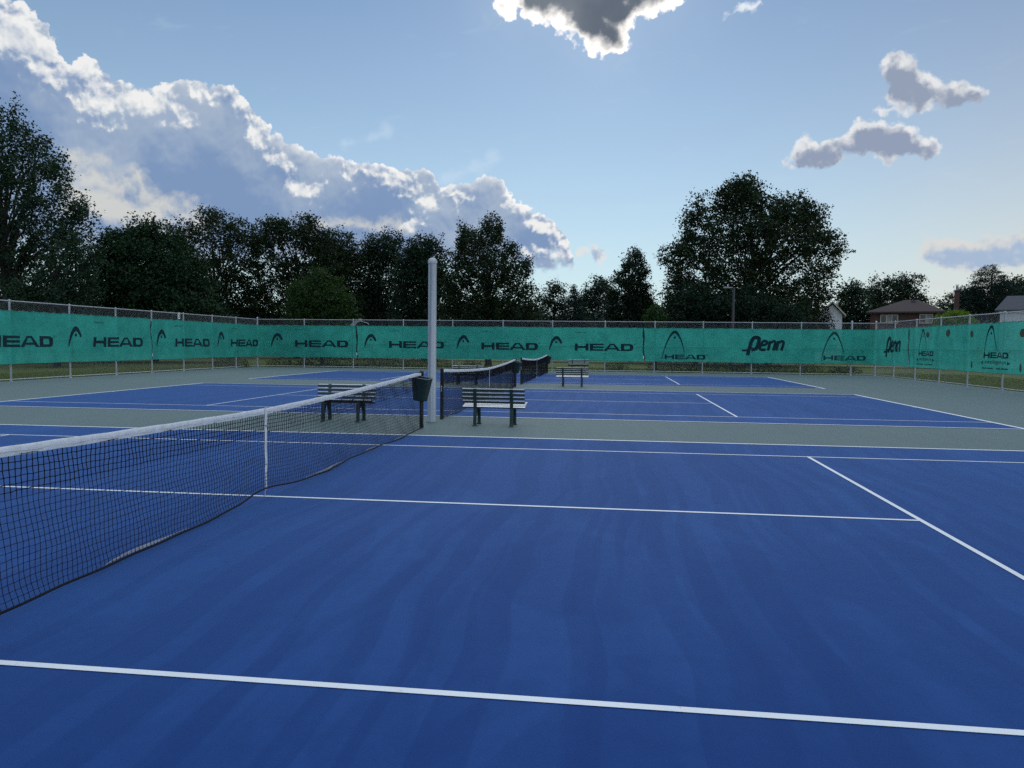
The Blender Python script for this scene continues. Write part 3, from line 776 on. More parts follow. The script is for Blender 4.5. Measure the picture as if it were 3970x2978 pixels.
def banner(s0, s1, label, lean=0.06):
    root = empty('windscreen_banner'); tag(root, label, 'banner', 'green windscreens tied to the fences')
    n = int((s1-s0)/0.07); mz = 26
    S_ = np.linspace(s0, s1, n+1); v = []
    for i, s in enumerate(S_):
        for j in range(mz+1):
            t = j/mz; ss = s
            if i == 0 or i == n: ss = s+0.03*math.sin(t*9+s)+lean*(0.5-t)
            v.append(bpt(ss, bz(s, t)))
    f = np.array([(i*(mz+1)+j, (i+1)*(mz+1)+j, (i+1)*(mz+1)+j+1, i*(mz+1)+j+1) for i in range(n) for j in range(mz)])
    me = np_mesh('cloth', v, f, smooth=True); c = link('cloth', me, M['cloth'], root)
    hem = MB()
    for t in (0.0, 1.0):
        pts = [bpt(s, bz(s, t), 0.004) for s in S_[::3]]
        hem.tube(pts, 0.008, 5)
    hem.build('hem', M['hem'], root, smooth=True)
    lc = []; k0 = math.ceil(s0/0.56)
    for k in range(k0, int(s1/0.56)+1):
        s = k*0.56; p, n_ = bpath(s)
        lc += [bpt(s-0.03, bz(s, 1)-0.015, 0.012), (p[0]-n_[0]*0.03, p[1]-n_[1]*0.03, bz(s, 1)+0.03), bpt(s+0.03, bz(s, 1)-0.012, 0.012), bpt(s+0.28, bz(s+0.28, 1)+0.004, 0.012)]
    MB().tube(lc, 0.005, 5).build('lacing_cord', M['cord'], root)
    return root
M['cord'] = simple('pale_green_cord', (0.10, 0.30, 0.26), 0.8)
M['hem'] = simple('green_hem', (0.010, 0.17, 0.135), 0.8, var=0.1)
def quad_grid(mb, P4, step=0.10, off=0.007, z0=0.0):
    """bilinear patch of (s,z) points laid on the cloth"""
    a, b, c, d = (np.array(p, float) for p in P4)
    nu = max(1, int(max(np.linalg.norm(b-a), np.linalg.norm(c-d))/step+0.99)); nv = max(1, int(max(np.linalg.norm(d-a), np.linalg.norm(c-b))/step+0.99))
    v = []
    for j in range(nv+1):
        for i in range(nu+1):
            u, w = i/nu, j/nv; p = (a*(1-u)+b*u)*(1-w)+(d*(1-u)+c*u)*w
            v.append(bpt(p[0], p[1], off))
    mb.add(v, [(j*(nu+1)+i, j*(nu+1)+i+1, (j+1)*(nu+1)+i+1, (j+1)*(nu+1)+i) for j in range(nv) for i in range(nu)])
def word_head(root, s, z, w, h, mat, tilt=0.0):
    """wide four letter wordmark: s,z lower left"""
    kx = w/8.1; ky = h; mb = MB()
    def q(*pts, st=0.10): quad_grid(mb, [(s+a*kx, z+b*ky+tilt*(a*kx)) for a, b in pts], st)
    # H
    q((0, 0), (0.40, 0), (0.40, 1), (0, 1)); q((0.40, 0.36), (1.50, 0.36), (1.50, 0.64), (0.40, 0.64)); q((1.50, 0), (1.90, 0), (1.90, 1), (1.50, 1))
    # E
    q((2.10, 0), (2.55, 0), (2.55, 1), (2.10, 1))
    for b0, b1 in ((0, 0.22), (0.39, 0.61), (0.78, 1.0)): q((2.55, b0), (4.00, b0), (4.00, b1), (2.55, b1))
    # A
    q((4.02, 0), (4.50, 0), (5.02, 0.80), (4.90, 1.0)); q((5.02, 0.80), (5.38, 0.80), (5.50, 1.0), (4.90, 1.0)); q((5.90, 0), (6.38, 0), (5.50, 1.0), (5.38, 0.80))
    q((4.63, 0.20), (5.77, 0.20), (5.64, 0.40), (4.76, 0.40))
    # D
    o = [(6.40, 0), (7.70, 0), (8.00, 0.10), (8.10, 0.32), (8.10, 0.68), (8.00, 0.90), (7.70, 1.0), (6.40, 1.0), (6.40, 0)]
    i_ = [(6.85, 0.24), (7.48, 0.24), (7.60, 0.28), (7.65, 0.38), (7.65, 0.62), (7.60, 0.72), (7.48, 0.76), (6.85, 0.76), (6.85, 0.24)]
    for k in range(8): q(o[k], o[k+1], i_[k+1], i_[k])
    # small registered ring
    for k in range(8):
        a0, a1 = k*math.pi/4, (k+1)*math.pi/4; cx, cy = 8.28, 0.98
        q((cx+0.11*math.cos(a0), cy+0.11*math.sin(a0)), (cx+0.11*math.cos(a1), cy+0.11*math.sin(a1)), (cx+0.07*math.cos(a1), cy+0.07*math.sin(a1)), (cx+0.07*math.cos(a0), cy+0.07*math.sin(a0)), st=1)
    return mb.build('wordmark', mat, root)
def stroke(mb, pts, off=0.007, sub=6):
    """smooth variable-width stroke [(s,z,w)]"""
    P_ = np.array(pts, float); n = len(P_); out = []
    for i in range(n-1):
        p0, p1, p2, p3 = P_[max(i-1, 0)], P_[i], P_[i+1], P_[min(i+2, n-1)]
        for k in range(sub):
            t = k/sub
            out.append(0.5*((2*p1)+(-p0+p2)*t+(2*p0-5*p1+4*p2-p3)*t*t+(-p0+3*p1-3*p2+p3)*t**3))
    out.append(P_[-1]); out = np.array(out); v = []
    for i, p in enumerate(out):
        t = out[min(i+1, len(out)-1)][:2]-out[max(i-1, 0)][:2]; t /= np.linalg.norm(t)+1e-9; nn = np.array((-t[1], t[0]))
        for sgn in (1, 0, -1):
            q = p[:2]+nn*p[2]/2*sgn; v.append(bpt(q[0], q[1], off))
    mb.add(v, [f for i in range(len(out)-1) for f in ((3*i, 3*i+1, 3*i+4, 3*i+3), (3*i+1, 3*i+2, 3*i+5, 3*i+4))])
def disc(mb, s, z, rx, rz_, off=0.007, n=14):
    v = [bpt(s, z, off)]+[bpt(s+rx*math.cos(2*math.pi*k/n), z+rz_*math.sin(2*math.pi*k/n), off) for k in range(n)]
    mb.add(v, [(0, 1+k, 1+(k+1) % n) for k in range(n)])
def arch_small(root, s, z, mat, k=1.0):
    mb = MB()
    stroke(mb, [(s+a*k, z+b*k, w*k) for a, b, w in ((0.01, 0.0, 0.03), (0.05, 0.18, 0.085), (0.115, 0.40, 0.12), (0.21, 0.60, 0.16), (0.36, 0.745, 0.20), (0.48, 0.755, 0.20), (0.59, 0.67, 0.16), (0.68, 0.53, 0.14), (0.74, 0.42, 0.12))])
    disc(mb, s+0.415*k, z+0.50*k, 0.065*k, 0.070*k); return mb.build('arch_emblem', mat, root)
def arch_tall(root, s, z, w, h, mat):
    mb = MB(); a, b = w/1.30, h/1.65
    stroke(mb, [(s+p*a, z+q*b, r_*min(a, b)*1.15) for p, q, r_ in ((0.0, 0.0, 0.02), (0.10, 0.45, 0.045), (0.25, 0.90, 0.06), (0.45, 1.32, 0.085), (0.64, 1.54, 0.13), (0.74, 1.57, 0.15), (0.84, 1.53, 0.13), (1.00, 1.30, 0.08), (1.17, 0.90, 0.055), (1.30, 0.42, 0.03))])
    disc(mb, s+0.735*a, z+1.25*b, 0.06*b, 0.07*b); return mb.build('arch_emblem', mat, root)
def text_on(root, txt, s, z, w, h, mat, name='lettering', off=0.007):
    cu = bpy.data.curves.new('t', 'FONT'); cu.body = txt; cu.size = 1.0; cu.resolution_u = 3
    to = bpy.data.objects.new('t', cu); COL.objects.link(to)
    dg = bpy.context.evaluated_depsgraph_get(); me = bpy.data.meshes.new_from_object(to.evaluated_get(dg))
    co = np.zeros(len(me.vertices)*3); me.vertices.foreach_get('co', co); co = co.reshape(-1, 3)
    mn, mx = co.min(0), co.max(0)
    for i, v in enumerate(me.vertices):
        u = (co[i, 0]-mn[0])/(mx[0]-mn[0])*w; t = (co[i, 1]-mn[1])/(mx[1]-mn[1])*h
        v.co = bpt(s+u, z+t, off)
    bpy.data.objects.remove(to); bpy.data.curves.remove(cu)
    me.name = name; me.update(); return link(name, me, mat, root)
def penn(root, s, z, w, h, mat):
    """heavy slanted script word; s,z = lower left of the crossbar tail"""
    mb = MB(); sl = 0.22
    def st(pts, wd, sub=5): stroke(mb, [(s+(a+sl*b*0.42)*w, z+b*h, wd*w) for a, b in pts], sub=sub)
    st([(0.16, 0.0), (0.17, 0.50), (0.18, 0.82)], 0.085)                         # p stem
    st([(0.18, 0.80), (0.22, 0.96), (0.30, 0.97), (0.345, 0.86), (0.345, 0.50), (0.31, 0.35), (0.22, 0.32)], 0.085)
    st([(0.0, 0.27), (0.20, 0.27)], 0.05, 2)                                      # crossbar
    st([(0.425, 0.56), (0.52, 0.60), (0.545, 0.72), (0.50, 0.79), (0.445, 0.76), (0.42, 0.62), (0.41, 0.42), (0.45, 0.31), (0.55, 0.33)], 0.062)
    for a in (0.61, 0.80):
        st([(a, 0.28), (a, 0.80)], 0.065, 2)
        st([(a+0.025, 0.70), (a+0.075, 0.79), (a+0.12, 0.74), (a+0.125, 0.60), (a+0.12, 0.28)], 0.062)
    return mb.build('wordmark', mat, root)

Bl1 = banner(0.3, sL(27.72)-0.03, 'green windscreen on the left fence, left of its torn seam')
Bl2 = banner(sL(27.72)+0.05, sF(-12.30)-0.03, 'green windscreen wrapping the left back corner of the fence')
Bf1 = banner(sF(-12.30)+0.05, sF(5.50)-0.03, 'long green windscreen on the back fence, behind the light pole')
Bf2 = banner(sF(5.50)+0.05, sR(34.03)-0.03, 'green windscreen wrapping the right back corner, with tall arches and script words')
Br1 = banner(sR(34.03)+0.05, sR(16.0), 'green windscreen on the right fence, with round wind vents')
I, IF = M['ink'], M['inkfade']
for r_, s, mt in ((Bl1, sL(10.9), I), (Bl1, sL(17.50), I), (Bl1, sL(23.47), I), (Bl2, sL(29.76), I), (Bl2, sL(35.66)+0.03, I), (Bf1, sF(-10.20), I), (Bf1, sF(-4.36), I), (Bf1, sF(1.39), I)):
    word_head(r_, s, 1.30-(0.03 if s > L1+12 else 0), 3.50, 0.43, mt)
    text_on(r_, 'head.com', s, 2.33, 0.66, 0.10, IF)
word_head(Bl2, sF(-16.36), 1.30, 3.50, 0.43, I); text_on(Bl2, 'head.com', sF(-16.36), 2.36, 0.66, 0.10, IF)
for r_, s in ((Bl1, sL(16.0)), (Bl1, sL(21.91)), (Bl2, sL(28.19)), (Bl2, sL(34.11)), (Bl2, sF(-17.96)), (Bf1, sF(-11.80)), (Bf1, sF(-5.91)), (Bf1, sF(-0.16))):
    arch_small(r_, s, 1.30-(0.03 if s > L1+12 else 0), I)
arch_tall(Bf2, sF(6.6), 0.82, 1.30, 1.70, I); word_head(Bf2, sF(6.76), 0.82, 2.38, 0.28, I)
arch_tall(Bf2, sF(15.74), 0.82, 1.25, 1.72, IF); word_head(Bf2, sF(15.87), 0.87, 2.35, 0.28, IF)
penn(Bf2, sF(11.17), 1.10, 2.45, 1.08, I)
penn(Bf2, sR(37.70), 1.12, 2.50, 1.06, I)
for yy, k in ((32.86, 0), (26.02, 1), (19.1, 2)):
    arch_tall(Br1, sR(yy), 1.24, 0.98, 1.33, I); word_head(Br1, sR(yy)+0.02, 1.25, 1.86, 0.235, I)
    text_on(Br1, 'intelligence', sR(yy)+0.12, 0.98, 1.60, 0.21, I)
    ar = MB()
    quad_grid(ar, [(sR(yy)-0.22, 1.06), (sR(yy)-0.02, 0.98), (sR(yy)-0.02, 1.14), (sR(yy)-0.22, 1.065)]); quad_grid(ar, [(sR(yy)+1.80, 0.98), (sR(yy)+2.02, 1.06), (sR(yy)+2.02, 1.065), (sR(yy)+1.80, 1.14)])
    for k2, (a, b_) in enumerate(((-0.10, 0.28), (0.32, 0.75), (0.95, 1.30), (1.36, 1.85))): quad_grid(ar, [(sR(yy)+a, 0.82), (sR(yy)+b_, 0.82), (sR(yy)+b_, 0.868), (sR(yy)+a, 0.868)])
    ar.build('arrow_mark', IF, Br1)
# wind vents: half-moon slits showing what is behind
vm = simple('wind_vent_gap', (0.055, 0.070, 0.040), 0.9, var=0.25, scale=20)
for yy, zz, rx, rz_ in ((31.76, 2.27, 0.17, 0.14), (29.53, 2.32, 0.23, 0.17), (27.24, 2.24, 0.17, 0.15), (23.1, 2.22, 0.22, 0.16), (20.6, 2.25, 0.2, 0.16), (27.1, 0.95, 0.07, 0.15), (23.2, 0.92, 0.09, 0.16)):
    mb = MB(); disc(mb, sR(yy), zz, rx, rz_, 0.006, 18); mb.build('wind_vent', vm, Br1)
# dark torn seams between the panels
sm = MB()
for r_, s in ((Bl2, sL(27.72)), (Bf1, sF(-12.30)), (Bf2, sF(5.50)), (Br1, sR(34.03))):
    mb = MB(); pts = [(s+0.02*math.sin(z*7+s)+0.03*(1.6-z), z, 0.03+0.05*abs(math.sin(z*3.1+s))*(1 if 1.0 < z < 2.4 else 0.3)) for z in np.linspace(0.75, 2.55, 12)]
    stroke(mb, pts, 0.010, 3); mb.build('seam', M['seam'] if 'seam' in M else M.setdefault('seam', simple('dark_seam', (0.010, 0.035, 0.035), 0.9)), r_)
    mb = MB(); quad_grid(mb, [(s-0.01, 0.82), (s+0.04, 0.82), (s+0.04, 0.98), (s-0.01, 0.98)], off=0.02); mb.build('strap_end', M['white'], r_)

# number sign on the left fence
sg = empty('court_number_sign', (XL+0.10, 30.2, 2.90)); tag(sg, 'small white sign with a black 3 on the left fence', 'sign')
MB().box((0, 0, 0), (0.012, 0.21, 0.34), bev=0.004).build('panel', M['white'], sg)
def plate_text(root, txt, w, h, mat, x):
    cu = bpy.data.curves.new('t', 'FONT'); cu.body = txt; cu.extrude = 0.02; to = bpy.data.objects.new('t', cu); COL.objects.link(to)
    dg = bpy.context.evaluated_depsgraph_get(); me = bpy.data.meshes.new_from_object(to.evaluated_get(dg))
    co = np.zeros(len(me.vertices)*3); me.vertices.foreach_get('co', co); co = co.reshape(-1, 3); mn, mx = co.min(0), co.max(0)
    for i, v in enumerate(me.vertices):
        v.co = (x+(co[i, 2]-mn[2])/(mx[2]-mn[2])*0.003, (co[i, 0]-(mn[0]+mx[0])/2)/(mx[0]-mn[0])*w, (co[i, 1]-(mn[1]+mx[1])/2)/(mx[1]-mn[1])*h)
    bpy.data.objects.remove(to); bpy.data.curves.remove(cu); return link('numeral', me, mat, root)
plate_text(sg, '3', 0.11, 0.20, M['black'], 0.0065)

# torn grey sheet caught behind the back fence
fl = empty('torn_sheet', (-12.45, YF+0.16, 2.85)); tag(fl, 'torn grey sheet with a white curled strip, caught on top of the back fence', 'torn sheet')
mb = MB()
out = [(-0.40, -0.15, 0.02), (-0.30, -0.18, 0.05), (-0.12, -0.20, 0.03), (0.02, -0.06, 0.0), (0.12, 0.06, -0.02), (0.40, 0.10, 0.0)]
top = [(-0.42, -0.13, 0.02), (-0.28, -0.02, 0.06), (-0.10, 0.11, 0.05), (0.05, 0.18, 0.02), (0.20, 0.24, 0.0), (0.37, 0.21, 0.02)]
v = [(a, c, b) for a, b, c in out]+[(a, c, b) for a, b, c in top]+[(a, c+0.01, b) for a, b, c in out]+[(a, c+0.01, b) for a, b, c in top]
mb.add(v, [(i, i+1, i+7, i+6) for i in range(5)]+[(i+12, i+18, i+19, i+13) for i in range(5)]+[(i+6, i+7, i+19, i+18) for i in range(5)]+[(i, i+12, i+13, i+1) for i in range(5)]+[(0, 6, 18, 12), (5, 17, 23, 11)])
mb.build('sheet', M['sheet'], fl)
MB().tube([(0.20, 0.0, 0.25), (0.32, 0.0, 0.24), (0.38, 0, 0.16), (0.40, 0, 0.09), (0.55, 0, 0.05), (0.72, 0, 0.01), (0.82, 0, -0.06), (0.86, 0, -0.12)], [0.012, 0.014, 0.014, 0.014, 0.016, 0.014, 0.012, 0.005], 6).build('white_strip', M['white'], fl, smooth=True)

# ------------------------------------------------------------------ vegetation
def in_poly(p, poly):
    x, y = p[:, 0], p[:, 1]; c = np.zeros(len(p), bool); n = len(poly)
    for i in range(n):
        x1, y1 = poly[i]; x2, y2 = poly[(i+1) % n]
        c ^= ((y1 > y) != (y2 > y)) & (x < (x2-x1)*(y-y1)/((y2-y1)+1e-12)+x1)
    return c
def edge_dist(p, poly):
    d = np.full(len(p), 1e9)
    for i in range(len(poly)):
        a = np.array(poly[i]); b = np.array(poly[(i+1) % len(poly)]); ab = b-a
        t = np.clip(((p-a)@ab)/(ab@ab+1e-12), 0, 1)[:, None]; d = np.minimum(d, np.linalg.norm(p-(a+t*ab), axis=1))
    return d
def leaf_cloud(C, size, rng, elong=None, droop=0.0, aspect=0.55):
    """kite shaped leaves at centres C (n,3)"""
    n = len(C)
    nrm = rng.normal(size=(n, 3)); nrm[:, 2] = np.abs(nrm[:, 2])+0.35; nrm /= np.linalg.norm(nrm, axis=1, keepdims=True)
    ax = rng.normal(size=(n, 3)); ax[:, 2] -= droop
    ax -= nrm*np.sum(ax*nrm, 1, keepdims=True); ax /= np.linalg.norm(ax, axis=1, keepdims=True)+1e-9
    bi = np.cross(nrm, ax); s = size*(0.55+0.9*rng.random((n, 1)))
    fold = nrm*s*0.16
    v = np.stack([C-ax*s*0.5, C+bi*s*aspect*0.6+ax*s*0.05+fold, C+ax*s*0.55, C-bi*s*aspect*0.6+ax*s*0.05+fold], 1)
    f = np.arange(4*n).reshape(n, 4)
    return v.reshape(-1, 3), f
def tree(kind, label, outline, D, rc, leaf, mat, seed, density=1.0, style='round', trunk_x=None, thick=0.8, gaps=(), cat='tree', group=None, open_=0.0, limbs=34, base_z=0.0, crown_name='crown'):
    rng = np.random.RandomState(seed); leaf = leaf*0.74
    W = [at_dist(x, y, D) for x, y in outline]
    O = CAM+FH*D; O[2] = 0
    uz = np.array([((w-O)@RH, w[2]) for w in W])
    gz = [((at_dist(x, y, D)-O)@RH, at_dist(x, y, D)[2], 1.5*r_*K/FPX*D) for x, y, r_ in gaps]
    uz[:, 1] = np.maximum(uz[:, 1], 0.15)
    lo, hi = uz.min(0), uz.max(0)
    cx = (lo[0]+hi[0])/2 if trunk_x is None else (at_dist(trunk_x, 700, D)-O)@RH
    base = O+RH*cx; base[2] = base_z
    hw = (hi[0]-lo[0])/2; H = hi[1]
    poly = [tuple(p) for p in uz]
    area = 0.5*abs(sum(poly[i][0]*poly[(i+1) % len(poly)][1]-poly[(i+1) % len(poly)][0]*poly[i][1] for i in range(len(poly))))
    nc = int(max(8, area/(rc*rc)*5.0*density))
    C = np.zeros((0, 3))
    while len(C) < nc:
        p = lo+rng.random((nc*4, 2))*(hi-lo); p = p[in_poly(p, poly)]
        e = edge_dist(p, poly); keep = e > rc*((0.55 if style == 'vase' else 0.42)+0.25*rng.random(len(p)))
        for gx_, gz_, gr in gz: keep &= np.hypot(p[:, 0]-gx_, (p[:, 1]-gz_)) > gr
        p = p[keep]; e = e[keep]
        if len(p) == 0: break
        T = thick*np.sqrt(np.clip(1-((p[:, 0]-(lo[0]+hi[0])/2)/(hw+1e-6))**2, 0.05, 1))*hw
        T = np.minimum(T, e*1.6+rc*0.6)
        w = (rng.random(len(p))*2-1)*T
        C = np.concatenate([C, np.stack([p[:, 0]-cx, w, p[:, 1]], 1)])
    C = C[:nc]
    # leaves: clump > twigs > leaves
    nt_ = 9; per = int(max(3, 1.15*(rc*rc*3.4)/(leaf*leaf*0.5)/nt_/2.6))
    if style == 'vase': ref = np.array([0, 0, H*0.18]); E = C-ref
    elif style == 'spruce': E = C*np.array([1, 1, 0])+np.array([0, 0, -0.15])
    else: E = C-np.array([0, 0, H*0.4])
    E = E/(np.linalg.norm(E, axis=1, keepdims=True)+1e-6)
    rr = rc*(0.65+0.7*rng.random((len(C), 1)))
    tw = rng.normal(size=(len(C), nt_, 3)); tw /= np.linalg.norm(tw, axis=2, keepdims=True)+1e-9
    tw *= (rng.random((len(C), nt_, 1))**0.45)
    if style == 'spruce': tw[..., 2] *= 0.28
    elif style == 'norway': tw[..., 2] *= 0.55
    else: tw[..., 2] *= 0.8
    along = np.sum(tw*E[:, None, :], 2, keepdims=True)
    if style == 'vase': tw = (tw-E[:, None, :]*along)*0.45+E[:, None, :]*along*1.45
    if style == 'spruce': tw = tw*0.62+E[:, None, :]*along*0.8
    tc_ = (C[:, None, :]+tw*rr[:, None, :]).reshape(-1, 3)
    if open_ > 0: tc_ = tc_[rng.random(len(tc_)) > open_]
    tr_ = rc*0.34
    lf = rng.normal(size=(len(tc_), per, 3))*np.array([1, 1, 0.7])*tr_*0.62
    if style == 'vase':
        Er = np.repeat(E, nt_, 0) if open_ <= 0 else tc_/(np.linalg.norm(tc_, axis=1, keepdims=True)+1e-6)
        lf += Er[:, None, :]*(rng.random((len(tc_), per, 1))*2-1)*tr_*1.0
    L_ = (tc_[:, None, :]+lf).reshape(-1, 3); L_ = L_[L_[:, 2] > 0.05]
    Lw = L_[:, 0:1]*RH+L_[:, 1:2]*FH; Lw[:, 2] = L_[:, 2]
    v, f = leaf_cloud(Lw, leaf, rng, droop=0.5 if style != 'vase' else -0.2, aspect=0.75 if style != 'spruce' else 0.3)
    root = empty(kind, tuple(base)); tag(root, label, cat, group)
    link(crown_name, np_mesh(crown_name, v, f), mat, root)
    # trunk and limbs
    tb = MB(); r0 = max(0.05, H*0.020)
    lean = rng.normal(0, 0.02, 2)
    def axis(z): return np.array([lean[0]*z+0.15*math.sin(z*0.5+seed), lean[1]*z, z])
    zt = H*(0.92 if style == 'spruce' else 0.72)
    def loc(p): q = p[0]*RH+p[1]*FH; return (q[0], q[1], p[2])
    a0 = axis(0); pts = [axis(zt*i/9)-np.array([a0[0], a0[1], 0]) for i in range(10)]
    tb.tube([loc(p) for p in pts], [r0*(1.25 if i == 0 else 1-0.085*i) for i in range(10)], 8)
    sel = rng.permutation(len(C))[:limbs]
    for j in sel:
        c = C[j]; zs = min(zt*0.95, max(H*0.14, c[2]*(0.35+0.35*rng.random()) if style != 'spruce' else c[2]+0.1))
        s0 = axis(zs)-np.array([a0[0], a0[1], 0]); d = c-s0; L = np.linalg.norm(d)
        m1 = s0+d*0.35+np.array([0, 0, L*0.06]); m2 = s0+d*0.7+rng.normal(0, 0.04, 3)*L
        r1 = min(r0*0.5, 0.02+L*0.012)
        tb.tube([loc(s0), loc(m1), loc(m2), loc(c)], [r1, r1*0.75, r1*0.5, r1*0.2], 5, cap=False)
        for q in range(2):
            e = c+rng.normal(0, 0.45, 3)*rc; tb.tube([loc(m2), loc((m2+e)/2+rng.normal(0, 0.05, 3)), loc(e)], [r1*0.35, r1*0.25, r1*0.1], 4, cap=False)
    tb.build('trunk', M['bark'], root, smooth=True)
    return root

BACK = 'trees beyond the back fence'
tree('maple_tree', 'tall leafy maple at the far left edge with upswept branches', [(-150, 300), (-110, 250), (-60, 240), (-20, 225), (5, 232), (20, 245), (40, 220), (62, 222), (76, 230), (80, 262), (105, 288), (118, 322), (148, 340), (158, 362), (150, 385), (178, 405), (192, 440), (196, 478), (186, 500), (206, 520), (196, 560), (200, 610), (190, 700), (190, 760), (-150, 760)], 50, 0.80, 0.20, M['leaf_maple'], 1, 0.72, 'vase', trunk_x=18, thick=0.65, open_=0.27, limbs=70, gaps=[(122, 545, 10), (70, 600, 9), (38, 640, 9), (10, 470, 8), (105, 610, 8)], group=BACK)
tree('young_maple_tree', 'small rounded green tree in front of the tall left maple', [(30, 760), (35, 640), (60, 600), (100, 575), (130, 540), (165, 500), (190, 492), (208, 510), (214, 545), (202, 580), (205, 620), (196, 665), (200, 760)], 44, 0.65, 0.17, M['leaf_maple'], 2, 1.0, 'norway', thick=0.8, open_=0.08, group=BACK)
tree('norway_maple_tree', 'very dark dense rounded maple behind the left fence', [(188, 760), (192, 650), (204, 590), (226, 556), (232, 498), (262, 484), (290, 490), (318, 466), (348, 470), (372, 488), (392, 505), (412, 545), (430, 575), (446, 610), (462, 642), (480, 680), (484, 760)], 55, 1.15, 0.20, M['leaf_norway'], 3, 2.2, 'norway', thick=0.9, limbs=30, group=BACK)
tree('oak_tree', 'gappy dark oak with a tufted top, right of the dense round maple', [(352, 760), (360, 520), (385, 486), (410, 470), (436, 486), (432, 456), (448, 448), (490, 448), (492, 466), (520, 462), (538, 478), (556, 500), (568, 540), (566, 760)], 76, 1.0, 0.25, M['leaf_oak'], 4, 1.0, 'round', thick=0.8, open_=0.14, limbs=50, gaps=[(446, 510, 10), (438, 548, 9), (470, 560, 8), (520, 540, 7), (500, 590, 6)], group=BACK)
tree('oak_tree', 'second dark oak, its tufted crown above the bright green maple', [(540, 760), (545, 520), (548, 478), (560, 465), (600, 468), (640, 480), (655, 462), (690, 468), (706, 492), (735, 505), (742, 560), (740, 760)], 76, 1.0, 0.25, M['leaf_oak'], 5, 1.05, 'round', thick=0.8, open_=0.13, limbs=50, gaps=[(608, 545, 9), (640, 550, 8), (575, 565, 8), (555, 520, 6)], group=BACK)
tree('oak_tree', 'slim dark tree with a pointed tuft, between the second oak and the spired tree', [(690, 760), (694, 520), (716, 494), (735, 485), (756, 500), (775, 512), (786, 560), (786, 760)], 80, 1.15, 0.25, M['leaf_oak'], 6, 1.1, 'round', thick=0.9, open_=0.1, group=BACK)
tree('fir_tree', 'dark tree with small conifer spires, left of the light pole', [(770, 760), (772, 540), (780, 505), (790, 512), (800, 488), (815, 505), (832, 488), (850, 500), (866, 505), (880, 540), (884, 760)], 84, 1.1, 0.25, M['leaf_dark'], 7, 1.2, 'round', thick=0.9, open_=0.08, group=BACK)
tree('ash_tree', 'broad dark round-topped tree directly behind the light pole', [(848, 760), (852, 560), (866, 520), (890, 506), (930, 508), (955, 520), (970, 545), (978, 600), (984, 760)], 72, 1.15, 0.23, M['leaf_dark'], 8, 1.4, 'round', thick=0.85, open_=0.10, gaps=[(870, 600, 5), (905, 625, 6), (950, 640, 5)], group=BACK)
tree('young_maple_tree', 'bright green young maple in front of the dark oaks', [(616, 760), (614, 668), (622, 640), (626, 612), (650, 596), (672, 590), (686, 572), (704, 582), (716, 596), (732, 588), (742, 612), (756, 630), (772, 650), (778, 690), (776, 760)], 53, 0.48, 0.15, M['leaf_light'], 9, 1.35, 'norway', thick=0.85, limbs=20, group=BACK)
tree('silver_maple_tree', 'vase-shaped maple with upswept spiky top, right of the light pole', [(944, 760), (948, 620), (962, 560), (980, 530), (986, 490), (1002, 474), (1014, 490), (1028, 492), (1040, 468), (1052, 460), (1072, 466), (1094, 478), (1092, 520), (1108, 512), (1120, 524), (1126, 548), (1148, 560), (1162, 572), (1150, 600), (1166, 622), (1168, 760)], 56, 0.55, 0.18, M['leaf_oak'], 10, 1.15, 'vase', trunk_x=1056, thick=0.75, open_=0.12, limbs=60, gaps=[(1128, 600, 6), (1112, 640, 6)], group=BACK)
tree('ash_tree', 'thin gappy tree low on the skyline, right of the vase-shaped maple', [(1150, 760), (1158, 640), (1176, 610), (1200, 604), (1222, 612), (1232, 640), (1236, 760)], 105, 1.3, 0.28, M['leaf_oak'], 11, 0.8, 'round', open_=0.25, group=BACK)
tree('spruce_tree', 'narrow dark spruce poking a thin tip above the low trees', [(1196, 760), (1204, 690), (1222, 640), (1232, 612), (1238, 600), (1244, 614), (1256, 640), (1274, 690), (1282, 760)], 82, 0.5, 0.22, M['needles'], 12, 1.6, 'spruce', thick=0.9, group=BACK)
tree('ash_tree', 'low rounded dark tree left of the pointed linden', [(1236, 760), (1244, 640), (1262, 612), (1290, 594), (1318, 596), (1334, 620), (1340, 760)], 112, 1.4, 0.30, M['leaf_dark'], 13, 1.1, 'round', open_=0.10, group=BACK)
tree('linden_tree', 'pointed linden with a conical crown, left of the biggest oak', [(1294, 760), (1304, 680), (1308, 630), (1322, 612), (1330, 585), (1342, 560), (1354, 548), (1362, 530), (1371, 520), (1380, 538), (1392, 556), (1404, 578), (1398, 598), (1416, 612), (1410, 640), (1428, 680), (1432, 760)], 76, 0.55, 0.21, M['leaf_dark'], 14, 1.25, 'norway', thick=0.85, open_=0.14, limbs=40, gaps=[(1340, 640, 6), (1330, 625, 5)], group=BACK)
tree('sapling_tree', 'small pale green sapling just above the back fence rail', [(1396, 780), (1394, 690), (1392, 672), (1404, 664), (1416, 656), (1428, 666), (1442, 680), (1438, 700), (1444, 780)], 50, 0.34, 0.13, M['leaf_light'], 15, 1.3, 'round', thick=0.9, open_=0.2, limbs=14, group=BACK)
